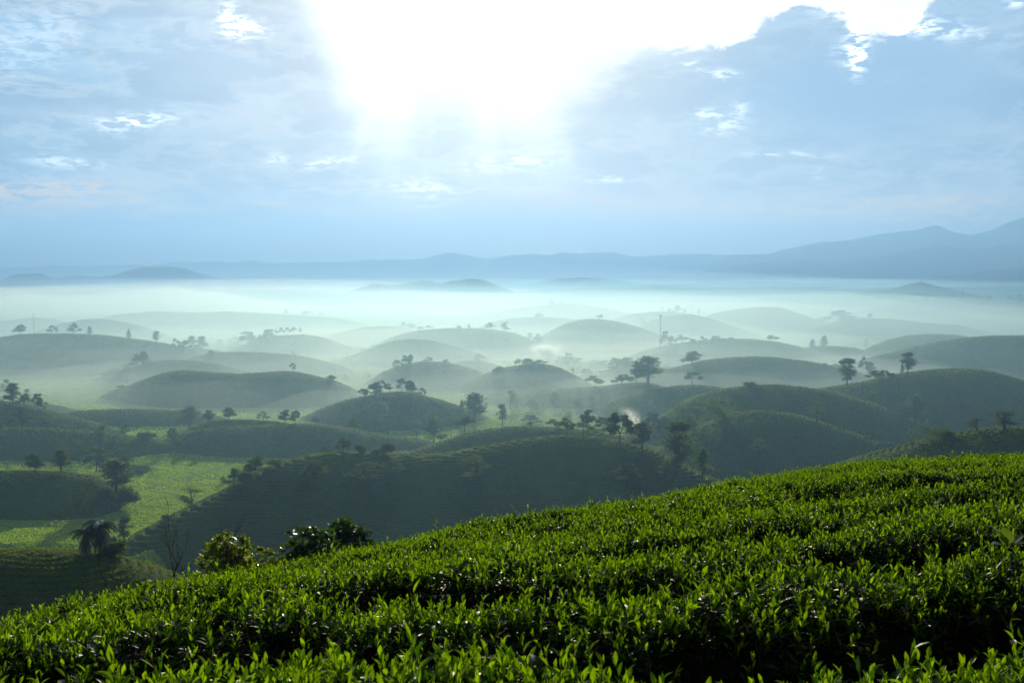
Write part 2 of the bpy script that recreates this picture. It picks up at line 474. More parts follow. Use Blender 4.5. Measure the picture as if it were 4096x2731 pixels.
# each hill: (crest as (px, py) of its skyline, distance or ((px, dist), ...), slope, rounding radius, tea rows?)
HILLS = [
    ([(-900, 2400), (-500, 2290), (-200, 2235), (0, 2212), (174, 2205), (348, 2214), (522, 2246), (644, 2285), (760, 2335), (900, 2430), (1100, 2600)], 210, 0.46, 11, 1),
    ([(340, 2262), (400, 2238), (460, 2200), (522, 2152), (697, 2060), (871, 1973), (975, 1916), (1115, 1855), (1254, 1816), (1393, 1806), (1567, 1815), (1742, 1820), (1881, 1797),
      (2055, 1764), (2229, 1743), (2403, 1750), (2543, 1776), (2664, 1820), (2752, 1872), (2856, 1916), (2960, 1960), (3100, 2050)],
     ((340, 325), (400, 332), (522, 345), (975, 395), (1393, 425), (2229, 450), (2700, 430), (3100, 385)), 0.48, 16, 1),
    ([(1520, 1850), (1620, 1812), (1700, 1787), (1850, 1738), (1950, 1717), (2060, 1707), (2180, 1708), (2350, 1722), (2500, 1750), (2620, 1790)], 525, 0.45, 14, 1),
    ([(-600, 1760), (-300, 1725), (0, 1715), (100, 1714), (200, 1716), (380, 1728), (520, 1745), (650, 1764), (760, 1795), (850, 1835), (920, 1872)], 569, 0.30, 12, 1),
    ([(-500, 1930), (-200, 1895), (0, 1888), (100, 1885), (250, 1890), (380, 1908), (460, 1945), (520, 1992), (560, 2040)], 418, 0.34, 12, 1),
    ([(600, 1790), (708, 1738), (813, 1719), (960, 1708), (1100, 1702), (1191, 1695), (1335, 1705), (1478, 1734), (1598, 1750), (1693, 1760), (1800, 1790)], 579, 0.3, 12, 1),
    ([(720, 1735), (784, 1700), (850, 1684), (909, 1679), (1000, 1679), (1100, 1686), (1190, 1702)], 603, 0.35, 10, 1),
    ([(160, 1690), (258, 1652), (335, 1643), (478, 1638), (598, 1640), (717, 1645), (813, 1655), (885, 1669), (960, 1700)], 690, 0.3, 12, 1),
    ([(-400, 1560), (-200, 1570), (0, 1600), (48, 1610), (120, 1624), (191, 1641), (287, 1667), (383, 1691), (454, 1715), (502, 1734)], 628, 0.32, 12, 1),
    ([(60, 1600), (182, 1612), (268, 1629), (330, 1645)], 735, 0.3, 10, 0),
    ([(240, 1660), (296, 1636), (359, 1610), (430, 1571), (502, 1547), (574, 1519), (646, 1495), (717, 1483), (765, 1483), (861, 1492), (957, 1496),
      (1060, 1490), (1143, 1485), (1191, 1488), (1239, 1500), (1335, 1523), (1406, 1552), (1454, 1581), (1520, 1625)], 830, 0.33, 18, 1),
    ([(1150, 1700), (1206, 1672), (1287, 1633), (1382, 1600), (1454, 1586), (1526, 1571), (1607, 1567), (1693, 1581), (1765, 1600), (1861, 1633), (1956, 1672),
      (2028, 1700), (2100, 1730)], 700, 0.36, 14, 1),
    ([(1320, 1712), (1359, 1690), (1420, 1650), (1475, 1622), (1510, 1606), (1540, 1612), (1570, 1650)], 672, 0.4, 7, 1),
    ([(1380, 1575), (1440, 1543), (1478, 1523), (1526, 1490), (1574, 1471), (1621, 1454), (1693, 1446), (1765, 1449), (1837, 1461), (1908, 1483), (1956, 1504), (2020, 1535)], 944, 0.33, 16, 1),
    ([(1690, 1612), (1746, 1581), (1813, 1552), (1885, 1519), (1956, 1490), (2028, 1468), (2100, 1456), (2160, 1454), (2191, 1459), (2249, 1476), (2287, 1495), (2335, 1519), (2400, 1560)], 890, 0.34, 16, 1),
    ([(1880, 1610), (2000, 1585), (2096, 1574), (2167, 1559), (2287, 1550), (2406, 1545), (2502, 1533), (2574, 1530), (2622, 1538), (2700, 1560)], 800, 0.3, 12, 1),
    ([(2320, 1660), (2382, 1633), (2454, 1600), (2526, 1576), (2622, 1557), (2717, 1542), (2789, 1540), (2861, 1547), (2950, 1565), (3050, 1600)], 735, 0.33, 14, 1),
    ([(2580, 1700), (2645, 1662), (2693, 1633), (2741, 1600), (2813, 1571), (2908, 1552), (3004, 1543), (3060, 1539), (3120, 1540), (3215, 1550), (3311, 1564),
      (3407, 1590), (3502, 1619), (3598, 1657), (3670, 1691), (3717, 1720), (3800, 1770)], 600, 0.42, 22, 1),
    ([(2720, 1750), (2800, 1703), (2885, 1667), (2933, 1652), (3000, 1645), (3072, 1645), (3143, 1653), (3215, 1667), (3287, 1689), (3359, 1715), (3431, 1739), (3520, 1775), (3650, 1830)], 520, 0.42, 20, 1),
    ([(3200, 1570), (3297, 1552), (3383, 1538), (3454, 1528), (3526, 1509), (3622, 1490), (3718, 1478), (3813, 1473), (3909, 1476), (3981, 1488), (4052, 1509),
      (4096, 1521), (4300, 1590), (4500, 1650)], 690, 0.40, 24, 1),
    ([(3300, 1880), (3400, 1840), (3560, 1796), (3622, 1782), (3718, 1753), (3813, 1734), (3909, 1720), (4005, 1714), (4096, 1714), (4300, 1735), (4500, 1780), (4800, 1880)], 385, 0.42, 16, 1),
    ([(2560, 1510), (2636, 1485), (2717, 1466), (2813, 1442), (2909, 1430), (3004, 1426), (3072, 1428), (3143, 1435), (3239, 1447), (3311, 1461), (3383, 1476), (3454, 1495), (3540, 1525)], 920, 0.34, 18, 1),
    ([(3360, 1460), (3411, 1428), (3478, 1390), (3550, 1361), (3622, 1344), (3718, 1337), (3813, 1339), (3885, 1349), (4000, 1375)], 1260, 0.33, 18, 0),
    ([(3360, 1465), (3430, 1445), (3478, 1430), (3574, 1409), (3670, 1385), (3765, 1366), (3861, 1351), (3957, 1344), (4096, 1342), (4400, 1350), (4700, 1400)], 1060, 0.35, 22, 0),
    ([(2450, 1450), (2517, 1428), (2574, 1404), (2700, 1375), (2820, 1362), (2933, 1356), (3004, 1356), (3100, 1366), (3191, 1385), (3263, 1413), (3311, 1442), (3360, 1470)], 1200, 0.34, 16, 0),
    ([(2080, 1400), (2130, 1365), (2206, 1323), (2263, 1294), (2335, 1277), (2406, 1277), (2478, 1289), (2550, 1308), (2622, 1332), (2670, 1356), (2740, 1395)], 1450, 0.34, 22, 0),
    ([(1840, 1335), (1909, 1308), (1980, 1284), (2048, 1272), (2120, 1268), (2215, 1269), (2287, 1275), (2380, 1295)], 1750, 0.33, 20, 0),
    ([(1480, 1390), (1550, 1356), (1622, 1332), (1693, 1320), (1789, 1314), (1909, 1314), (1980, 1320), (2052, 1332), (2120, 1356), (2190, 1390), (2240, 1420)], 1350, 0.33, 20, 0),
    ([(1470, 1400), (1517, 1380), (1574, 1363), (1646, 1356), (1717, 1361), (1789, 1378), (1885, 1404), (1950, 1430)], 1190, 0.33, 14, 0),
    ([(1240, 1365), (1311, 1342), (1383, 1323), (1454, 1308), (1526, 1304), (1598, 1306), (1646, 1318), (1710, 1340)], 1600, 0.33, 16, 0),
    ([(-500, 1400), (-300, 1375), (0, 1349), (72, 1338), (144, 1335), (239, 1334), (335, 1337), (407, 1340), (478, 1349), (574, 1361), (670, 1375), (760, 1400), (850, 1430)], 1150, 0.34, 20, 0),
    ([(160, 1320), (239, 1294), (335, 1277), (407, 1275), (478, 1284), (550, 1299), (622, 1323), (700, 1350)], 1600, 0.33, 14, 0),
    ([(-200, 1300), (0, 1285), (80, 1276), (150, 1270), (230, 1278), (300, 1300)], 1900, 0.33, 16, 0),
    ([(400, 1275), (469, 1256), (560, 1250), (622, 1243), (717, 1248), (820, 1249), (909, 1245), (1004, 1250), (1100, 1255), (1191, 1260), (1335, 1270), (1430, 1289), (1520, 1310)], 2000, 0.33, 18, 0),
    ([(1900, 1262), (2000, 1245), (2096, 1229), (2191, 1218), (2263, 1214), (2335, 1217), (2430, 1234), (2502, 1251), (2600, 1270)], 2300, 0.33, 18, 0),
    ([(2440, 1280), (2526, 1256), (2622, 1245), (2700, 1246), (2800, 1262), (2880, 1290)], 1900, 0.33, 16, 0),
    ([(2540, 1320), (2598, 1282), (2670, 1263), (2765, 1256), (2837, 1270), (2920, 1300)], 1650, 0.33, 16, 0),
    ([(2790, 1280), (2851, 1253), (2909, 1241), (2980, 1232), (3040, 1228), (3100, 1227), (3143, 1234), (3191, 1251), (3230, 1265), (3300, 1290)], 1980, 0.33, 18, 0),
    ([(1760, 1475), (1803, 1454), (1861, 1442), (1933, 1445), (2000, 1463)], 1060, 0.33, 10, 0),
    ([(540, 1465), (598, 1447), (670, 1441), (765, 1442), (860, 1455), (960, 1480)], 985, 0.3, 12, 0),
    ([(780, 1425), (861, 1409), (960, 1408), (1060, 1412), (1143, 1417), (1239, 1430), (1335, 1454), (1400, 1480)], 1085, 0.3, 14, 0),
    ([(1020, 1365), (1080, 1347), (1119, 1342), (1215, 1339), (1287, 1349), (1335, 1366), (1400, 1390)], 1350, 0.33, 12, 0),
    ([(420, 1410), (520, 1390), (640, 1385), (760, 1390), (860, 1402), (950, 1420)], 1230, 0.3, 12, 0),
    ([(3180, 1400), (3240, 1388), (3330, 1385), (3420, 1392), (3480, 1410)], 1240, 0.33, 12, 0),
    ([(3300, 1300), (3364, 1280), (3450, 1272), (3560, 1275), (3700, 1290), (3850, 1300)], 1800, 0.3, 16, 0),
    ([(2330, 1500), (2420, 1480), (2520, 1470), (2640, 1466), (2760, 1470), (2860, 1490)], 1010, 0.3, 10, 0),
    # farther, bluish hills standing out of the fog and the mountains
    ([(3340, 1215), (3407, 1184), (3454, 1167), (3550, 1158), (3622, 1138), (3684, 1126), (3741, 1141), (3813, 1158), (3885, 1174), (3960, 1195)], 3200, 0.33, 20, 2),
    ([(3560, 1215), (3646, 1199), (3765, 1193), (3861, 1196), (3957, 1208), (4096, 1203), (4300, 1200), (4600, 1230)], 2600, 0.33, 20, 2),
    ([(1350, 1175), (1430, 1153), (1502, 1136), (1574, 1141), (1646, 1127), (1717, 1122), (1765, 1134), (1813, 1124), (1885, 1117), (1932, 1122), (2004, 1150), (2080, 1175)], 4400, 0.3, 25, 2),
    ([(2180, 1125), (2240, 1112), (2330, 1107), (2400, 1110), (2480, 1125)], 6500, 0.3, 30, 2),
    ([(-300, 1120), (0, 1131), (38, 1107), (81, 1098), (167, 1102), (215, 1119), (258, 1110), (306, 1102), (383, 1115), (440, 1105), (502, 1088), (574, 1073), (646, 1076),
      (741, 1086), (813, 1112), (900, 1140)], 7600, 0.3, 30, 2),
    ([(3600, 1140), (3700, 1128), (3800, 1112), (3950, 1085), (4096, 1062), (4300, 1040), (4700, 1060)], 7500, 0.3, 40, 2),
    ([(2700, 1075), (2850, 1052), (2960, 1027), (3082, 1014), (3160, 996), (3222, 984), (3309, 970), (3413, 961), (3518, 940), (3605, 926), (3675, 918), (3720, 904), (3744, 898),
      (3775, 908), (3805, 923), (3884, 937), (3971, 923), (4040, 900), (4096, 888), (4300, 880), (4600, 905), (5000, 960)], 11000, 0.35, 60, 2),
    ([(2850, 1078), (3050, 1062), (3200, 1046), (3330, 1050), (3480, 1026), (3620, 1018), (3760, 1000), (3880, 1010), (3990, 992), (4096, 984), (4300, 975), (4700, 990)], 9300, 0.3, 50, 2),
    ([(-600, 1060), (0, 1072), (500, 1066), (900, 1056), (1289, 1047), (1567, 1045), (1672, 1040), (1759, 1017), (1811, 1010), (1881, 1024), (1968, 1040), (2055, 1031), (2125, 1024),
      (2194, 1031), (2247, 1014), (2316, 1017), (2456, 1007), (2525, 1027), (2717, 1017), (2821, 1020), (2960, 1030), (3300, 1060)], 12300, 0.3, 60, 2),
]


def prep_hills():
    out = []
    for pts, dist, slope, a, rows in HILLS:
        px = np.linspace(pts[0][0], pts[-1][0], 500)
        py = smooth_interp(pts, px, 500) if rows != 2 else np.interp(px, [p[0] for p in pts], [p[1] for p in pts])
        D = np.full_like(px, float(dist)) if not isinstance(dist, tuple) else smooth_interp(dist, px)
        v = (1365.5 - py) / F
        den = CP + v * SP
        u = (px - 2048.0) / F / den
        z = (-SP + v * CP) / den * D
        # sight lines graze slightly behind and below the crest of a rounded hill: lift less than a metre
        s = np.abs(z / D)
        z = z - a * (np.sqrt(1 / (1 - np.minimum(s / slope, .9) ** 2)) - 1) * slope * 0.0
        out.append((u, z, D, slope, a, rows))
    return out


HP = prep_hills()


def floor_z(u, y):
    base = np.interp(y, [0, 250, 345, 520, 700, 1000, 2000, 5000, 12000, 30000], [-125, -110, -96, -103, -106, -110, -116, -112, -105, -100])
    deep = np.interp(y, [0, 150, 290, 335, 370, 520], [-125, -125, -125, -112, -99, -103])
    k = np.clip((u * F + 2048.0 - 560) / 260.0, 0, 1)
    k = k * k * (3 - 2 * k)
    b = base * (1 - k) + np.where(y < 520, deep, base) * k
    k2 = np.clip((u * F + 2048.0 - 880) / 200.0, 0, 1)
    deeper = np.interp(y, [0, 150, 390, 450, 520], [-135, -135, -130, -110, -103])
    b = b * (1 - k2) + np.where(y < 520, deeper, base) * k2
    return b


# the tea slope the camera stands on
SKY = [(-600, 2590), (-300, 2535), (0, 2478), (174, 2426), (435, 2356), (697, 2287), (958, 2232), (1132, 2198), (1445, 2145), (1654, 2110), (1916, 2067), (2264, 2021), (2525, 1984),
       (2786, 1934), (3048, 1897), (3309, 1856), (3657, 1829), (4096, 1818), (4500, 1830), (5000, 1870)]


def prep_near():
    px = np.linspace(-600, 5000, 400)
    py = smooth_interp(SKY, px, 400) + np.interp(px, [-600, 1000, 2500, 4096], [55, 45, 18, 0])
    Ds = np.interp(px, [-600, 0, 1000, 2048, 3000, 4096, 5000], [7.5, 8.5, 11.5, 14.5, 19, 24, 24])
    v = (1365.5 - py) / F
    den = CP + v * SP
    u = (px - 2048.0) / F / den
    s = -(-SP + v * CP) / den
    um = u * Ds / (Ds + 3.0)
    return um, s, Ds


NU, NS, ND = prep_near()


def near_z(x, y):
    um = x / np.maximum(y + 3.0, 2.0)
    s = np.interp(um, NU, NS)
    Ds = np.interp(um, NU, ND)
    c = (1.38 - 3.4 * s) / (Ds - 3.4) ** 2
    yy = np.maximum(y, -4)
    return -s * yy - c * (yy - Ds) ** 2 - 0.12


def vnoise(x, y, seed=0):
    xi = np.floor(x).astype(np.int64)
    yi = np.floor(y).astype(np.int64)
    fx = x - xi
    fy = y - yi
    fx = fx * fx * (3 - 2 * fx)
    fy = fy * fy * (3 - 2 * fy)

    def h(a, b):
        n = (a * 374761393 + b * 668265263 + seed * 1442695041) & 0xffffffff
        n = ((n ^ (n >> 13)) * 1274126177) & 0xffffffff
        n = n ^ (n >> 16)
        return (n & 0xffff) / 65535.0
    return (h(xi, yi) * (1 - fx) + h(xi + 1, yi) * fx) * (1 - fy) + (h(xi, yi + 1) * (1 - fx) + h(xi + 1, yi + 1) * fx) * fy


def fbm(x, y, seed=0, oct=4):
    s = 0
    a = 0.5
    for i in range(oct):
        s = s + a * vnoise(x * 2 ** i, y * 2 ** i, seed + i)
        a *= 0.5
    return s


def terrain(x, y, detail=True):
    """height (camera at 0), row phase, kind of cover (0 meadow .. 1 tea .. 2 forested)"""
    x = np.asarray(x, float)
    y = np.asarray(y, float)
    shape = np.broadcast(x, y).shape
    x = np.broadcast_to(x, shape)
    y = np.broadcast_to(y, shape)
    u = x / np.maximum(y, 1.0)
    z = floor_z(u, y) + (fbm(x / 90, y / 90, 5) - 0.5) * 2.5
    gully = (fbm(x / 55, y / 55, 15, 3) - 0.45) * np.interp(y, [150, 420, 700, 1200], [0, 3.0, 5.0, 8.0])
    row = np.zeros(shape)
    cov = np.zeros(shape)
    best = z.copy()
    for hu, hz, hD, slope, a, rows in HP:
        uc = np.clip(u, hu[0], hu[-1])
        zc = np.interp(uc, hu, hz)
        Dc = np.interp(uc, hu, hD)
        over = np.abs(u - uc) * y
        t = np.abs(y - Dc)
        m = (t < 420 + 0.12 * Dc) & (over < 200 + 0.05 * Dc)
        if not m.any():
            continue
        tt = t[m]
        aa = a
        back = (y[m] > Dc[m])
        sl = np.where(back, slope * 1.15, slope)
        if rows == 2:
            rug = (fbm(x[m] / (Dc[m] * 0.02), y[m] / (Dc[m] * 0.02), 11, 5) - 0.45) * np.minimum(Dc[m] * 0.006, 60) * np.minimum(1, tt / (Dc[m] * .01) + .15)
            sl = sl * 0.8
        else:
            rug = 0
        dd = np.sqrt((tt) ** 2 + aa * aa) - aa
        h = zc[m] - sl * (dd + over[m]) + rug + (gully[m] * np.clip(dd / 25.0, 0.12, 1) if rows != 2 else 0)
        zz = z[m]
        k = 3.0 if rows != 2 else 20.0
        q = np.maximum(k - np.abs(h - zz), 0) / k
        z[m] = np.maximum(h, zz) + q * q * k * 0.25
        won = h > best[m]
        bm = best[m]
        best[m] = np.where(won, h, bm)
        zm = hz.max()
        d = np.sqrt(np.maximum(zm - h, 0) * 2 * aa / slope + (np.maximum(zm - h, 0) / slope) ** 2)
        row[m] = np.where(won, d, row[m])
        cov[m] = np.where(won, 1.0 if rows != 2 else 2.0, cov[m])
    # edge of cover softened by which one wins by how much
    lift = best - (floor_z(u, y) + 0.0)
    cov = np.where((cov == 1) & (lift < 1.2), 0.0, cov)
    # the plain far behind the fog is wooded and gently uneven
    fk = np.clip((y - 3800) / 1500.0, 0, 1)
    z = z + fk * np.maximum(fbm(x / 800, y / 420, 45, 4) - 0.40, 0) * np.interp(y, [3800, 6000, 14000], [0, 110, 190])
    cov = np.where((cov == 0) & (y > 3300), 2.0, cov)
    # camera's own slope
    nz_ = near_z(x, y) - 0.62
    nearw = y < 170
    z = np.where(nearw, np.maximum(z, nz_), z)
    cov = np.where(nearw & (nz_ >= z - 1e-6), 3.0, cov)
    return z, row, cov


def ground(x, y):
    z, r, c = terrain(np.array([x]), np.array([y]))
    return float(z[0]) + ZC


def surface(X, Y):
    z, row, cov = terrain(X, Y)
    # tea rows: real ridges on the nearer hills, following the contour
    wob = (fbm(X / 40, Y / 40, 21) - 0.5) * 1.0
    per = 2.0
    ph = (row + wob) / per
    ridge = 0.5 + 0.5 * np.cos(ph * 2 * np.pi)
    ridge = ridge ** 0.6
    amp = np.interp(Y, [0, 150, 300, 360, 650, 1100], [0, .35, .45, 1.0, 1.0, 0.0]) * (cov == 1)
    far = np.clip((Y - 520) / 250.0, 0, 1)
    ridge_c = ridge * (1 - far) + 0.7 * far
    brk = np.clip((fbm(X / 7, Y / 7, 31) - 0.28) * 5, 0.0, 1)
    z = z + (ridge - 1.0) * amp * brk
    # worn ground, tufts
    z = z + (fbm(X / 3.1, Y / 3.1, 41, 3) - 0.5) * np.interp(Y, [0, 140, 700, 1500], [0.0, 0.35, 0.5, 1.5]) * np.where(cov == 3, 0, 1)
    return z, ridge, ridge_c, cov, brk


def build_terrain():
    rows_y = np.concatenate([np.arange(-6, 60, 1.0), np.arange(60, 150, 3.0), np.arange(150, 320, 1.1), np.arange(320, 650, 0.5), 650 * 1.0033 ** np.arange(0, 470)])
    last = rows_y[-1]
    rows_y = np.concatenate([rows_y, last * 1.012 ** np.arange(1, 190)])
    rows_y = rows_y[rows_y < 13900]
    us = np.concatenate([np.linspace(-0.9, -0.66, 40, endpoint=False), np.linspace(-0.66, 0.66, 1150), np.linspace(0.66, 0.9, 41)[1:]])
    nr, nc = len(rows_y), len(us)
    Y = np.repeat(rows_y[:, None], nc, 1)
    X = us[None, :] * (Y + 10.0)
    z, ridge, ridge_c, cov, brk = surface(X, Y)
    co = np.stack([X, Y, z + ZC], -1).reshape(-1, 3)
    idx = np.arange(nr * nc).reshape(nr, nc)
    f = np.stack([idx[:-1, :-1], idx[:-1, 1:], idx[1:, 1:], idx[1:, :-1]], -1).reshape(-1, 4)
    me = mesh_from('hills', co, f, (), True)
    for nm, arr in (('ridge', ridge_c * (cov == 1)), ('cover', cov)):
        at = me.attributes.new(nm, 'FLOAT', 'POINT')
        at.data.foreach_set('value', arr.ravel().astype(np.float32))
    m = bpy.data.materials.new('hill_ground')
    m.use_nodes = True
    t = m.node_tree
    g = NG(t)
    p = t.nodes['Principled BSDF']
    ar = g.n('ShaderNodeAttribute', attribute_name='ridge')
    ac = g.n('ShaderNodeAttribute', attribute_name='cover')
    geo = g.n('ShaderNodeNewGeometry')
    pos = geo.outputs['Position']
    nb = g.noise(pos, 0.035, 5, 0.6)
    ns = g.noise(pos, 0.6, 4, 0.6)
    nm_ = g.noise(pos, 0.012, 3, 0.5)
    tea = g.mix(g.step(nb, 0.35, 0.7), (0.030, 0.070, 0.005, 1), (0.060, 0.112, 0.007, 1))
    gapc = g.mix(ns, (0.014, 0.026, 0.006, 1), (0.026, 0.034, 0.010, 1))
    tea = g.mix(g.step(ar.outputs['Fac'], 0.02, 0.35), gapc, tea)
    mead = g.mix(g.step(nb, 0.35, 0.72), (0.130, 0.245, 0.012, 1), (0.165, 0.275, 0.018, 1))
    mead = g.mix(g.step(ns, 0.45, 0.8), mead, (0.075, 0.16, 0.012, 1))
    # field bunds: thin darker bands across the meadow
    sep = g.n('ShaderNodeSeparateXYZ')
    g.put(sep.inputs[0], pos)
    bw = g.m('SINE', g.m('ADD', g.m('MULTIPLY', sep.outputs[1], 0.42), g.m('ADD', g.m('MULTIPLY', sep.outputs[0], 0.16), g.m('MULTIPLY', nb, 16.0))))
    mead = g.mix(g.m('MULTIPLY', g.step(bw, 0.90, 0.99), 0.55), mead, (0.06, 0.10, 0.02, 1))
    forest = g.mix(nb, (0.018, 0.036, 0.022, 1), (0.03, 0.052, 0.03, 1))
    soil = (0.035, 0.028, 0.018, 1)
    c = g.mix(g.step(ac.outputs['Fac'], 0.3, 0.7), mead, tea)
    c = g.mix(g.step(ac.outputs['Fac'], 1.3, 1.7), c, forest)
    c = g.mix(g.step(ac.outputs['Fac'], 2.3, 2.7), c, soil)
    far = g.step(nm_, 0.45, 0.62)
    c = g.mix(g.m('MULTIPLY', far, 0.25), c, g.mix(1.0, c, (1.25, 1.1, 0.8, 1), 'MULTIPLY'))
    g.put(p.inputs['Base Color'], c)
    p.inputs['Roughness'].default_value = 0.85
    p.inputs['Specular IOR Level'].default_value = 0.04
    bmp = g.n('ShaderNodeBump')
    bmp.inputs['Strength'].default_value = 0.6
    bmp.inputs['Distance'].default_value = 0.5
    g.put(bmp.inputs['Height'], g.noise(pos, 1.4, 5, 0.7))
    t.links.new(bmp.outputs[0], p.inputs['Normal'])
    me.materials.append(m)
    o = link(bpy.data.objects.new('hills', me))
    tag(o, kind='structure')
    return o


build_terrain()


def build_cover():
    """leafy tops of the tea rows and blades of the meadow: small upright translucent faces"""
    rng = np.random.default_rng(12)
    n = 950000
    px = rng.uniform(-500, 4600, n)
    Y = 160 * (1500 / 160.0) ** (rng.uniform(0, 1, n) ** 0.9)
    X = (px - 2048) / F * Y
    z, ridge, rc, cov, brk = surface(X, Y)
    near = near_z(X, Y) - 0.6
    for name, label, sel, size, mat in (
            ('tea_rows', 'rows of tea bushes following the contours of the domed hills', (cov == 1) & ((ridge > 0.62) | (Y > 620)), 0.00052, tea_far),
            ('meadow', 'bright green grass and crops on the flat valley fields', (cov == 0) & (np.sin(Y * .33 + X * .13 + fbm(X / 34, Y / 34, 55) * 9) < .95) & (np.sin(X * .21 - Y * .05 + fbm(X / 50, Y / 50, 56) * 8) < .985), 0.00056, meadow_leaf)):
        x, y, zz = X[sel], Y[sel], z[sel]
        m = len(x)
        s = size * y * rng.uniform(0.6, 1.5, m) + 0.05
        az = rng.uniform(-1.1, 1.1, m)
        tl = rng.normal(0, 0.45, m)
        t = np.stack([np.cos(az), np.sin(az), np.zeros(m)], -1)
        w = np.stack([-np.sin(az) * np.sin(tl), np.cos(az) * np.sin(tl), np.cos(tl)], -1)
        c = np.stack([x, y, zz + ZC], -1)
        s = s[:, None]
        v = np.stack([c - t * s * .8 - w * s * .3, c + t * s * .8 - w * s * .3, c + t * s * .5 + w * s, c - t * s * .5 + w * s], 1).reshape(-1, 3)
        o = link(bpy.data.objects.new(name, mesh_from(name, v, np.arange(4 * m).reshape(m, 4), (mat,))))
        tag(o, label, 'tea rows' if name == 'tea_rows' else 'grass', kind='stuff')


tea_far = leaf_mat('tea_row_leaf', (0.010, 0.030, 0.004), (0.20, 0.27, 0.007), 0.5, 0.6, 0.1, 0.10, 0.02)
meadow_leaf = leaf_mat('meadow_blade', (0.06, 0.13, 0.008), (0.44, 0.64, 0.014), 0.6, 0.6, 0.1, 0.10, 0.03)
build_cover()

# ------------------------------------------------------------------ tea leaves
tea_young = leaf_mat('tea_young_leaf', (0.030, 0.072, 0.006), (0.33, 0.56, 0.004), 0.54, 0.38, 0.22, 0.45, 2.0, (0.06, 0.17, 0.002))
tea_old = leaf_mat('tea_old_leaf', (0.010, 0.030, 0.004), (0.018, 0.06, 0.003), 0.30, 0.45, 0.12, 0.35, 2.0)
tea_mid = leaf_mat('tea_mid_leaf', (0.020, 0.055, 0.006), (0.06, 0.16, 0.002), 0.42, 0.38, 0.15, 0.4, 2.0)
tea_stem = plain_mat('tea_stem', (0.10, 0.13, 0.03), 0.7)


def leaf_strip(base, direc, up, length, width, curl, fold, n=4):
    """a tea leaf: folded along the midrib, curling along its length"""
    d = Vector(direc).normalized()
    up = Vector(up)
    up = (up - d * up.dot(d))
    if up.length < 1e-5: up = d.orthogonal()
    up.normalize()
    side = d.cross(up)
    prof = [0.10, 0.75, 1.0, 0.62, 0.0] if n == 4 else [0.1, 0.55, 0.9, 1.0, 0.88, 0.5, 0.0]
    p = Vector(base)
    vs = []
    fs = []
    for i in range(n + 1):
        w = prof[i] * width * 0.5
        lift = up * (w * fold)
        if i == n:
            vs.append(tuple(p))
        else:
            vs += [tuple(p + side * w + lift), tuple(p), tuple(p - side * w + lift)]
        ang = curl / n
        nd = (d * math.cos(ang) - up * math.sin(ang)).normalized()
        up = (up * math.cos(ang) + d * math.sin(ang)).normalized()
        d = nd
        p = p + d * (length / n)
    for i in range(n - 1):
        a = i * 3
        fs += [(a, a + 1, a + 4, a + 3), (a + 1, a + 2, a + 5, a + 4)]
    a = (n - 1) * 3
    fs += [(a, a + 1, a + 3), (a + 1, a + 2, a + 3)]
    return vs, fs


def make_shoot(seed, young=True):
    r = random.Random(seed)
    V, Fc, M = [], [], []

    def put(vf, mi):
        o = len(V)
        V.extend(vf[0])
        for q in vf[1]:
            Fc.append(tuple(i + o for i in q))
            M.append(mi)

    H = r.uniform(0.085, 0.14) if young else r.uniform(0.05, 0.09)
    lean = Vector((r.uniform(-0.25, 0.25), r.uniform(-0.25, 0.25), 1)).normalized()
    b = MB()
    b.tube([Vector((0, 0, -0.05)), lean * H * 0.5, lean * H], [0.0022, 0.0017, 0.0011], 3)
    put((b.v, b.f), 2)
    nl = r.randint(5, 7) if young else r.randint(5, 6)
    a0 = r.uniform(0, 6.28)
    for i in range(nl):
        t = i / (nl - 1)
        a = a0 + i * 2.4 + r.uniform(-0.4, 0.4)
        if young:
            tilt = math.radians(r.uniform(12, 34) + (1 - t) * 42)
            L = r.uniform(0.042, 0.062) * (1.22 - 0.45 * t)
            z = (0.05 + 0.95 * t) * H
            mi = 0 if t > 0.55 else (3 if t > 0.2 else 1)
        else:
            tilt = math.radians(r.uniform(45, 90))
            L = r.uniform(0.055, 0.085)
            z = (0.1 + 0.8 * t) * H
            mi = 1
        dr = Vector((math.cos(a) * math.sin(tilt), math.sin(a) * math.sin(tilt), math.cos(tilt))) + lean * 0.2
        upv = Vector((-math.cos(a), -math.sin(a), 0.25)) if young else Vector((0, 0, 1))
        put(leaf_strip(lean * z, dr, upv, L, L * r.uniform(0.27, 0.38), math.radians(r.uniform(5, 48)) * (1 if r.random() < .8 else -0.6), r.uniform(0.3, 0.75)), mi)
    if young:
        put(leaf_strip(lean * H * 0.98, lean + Vector((r.uniform(-.2, .2), r.uniform(-.2, .2), 0)), (1, 0, 0), 0.030, 0.0065, 0.2, 1.2), 0)
    me = bpy.data.meshes.new('tea_shoot')
    me.from_pydata(V, [], Fc)
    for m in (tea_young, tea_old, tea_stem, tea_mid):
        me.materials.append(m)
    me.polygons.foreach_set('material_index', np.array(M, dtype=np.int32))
    me.polygons.foreach_set('use_smooth', np.ones(len(M), dtype=bool))
    me.update()
    return bpy.data.objects.new('tea_shoot', me)


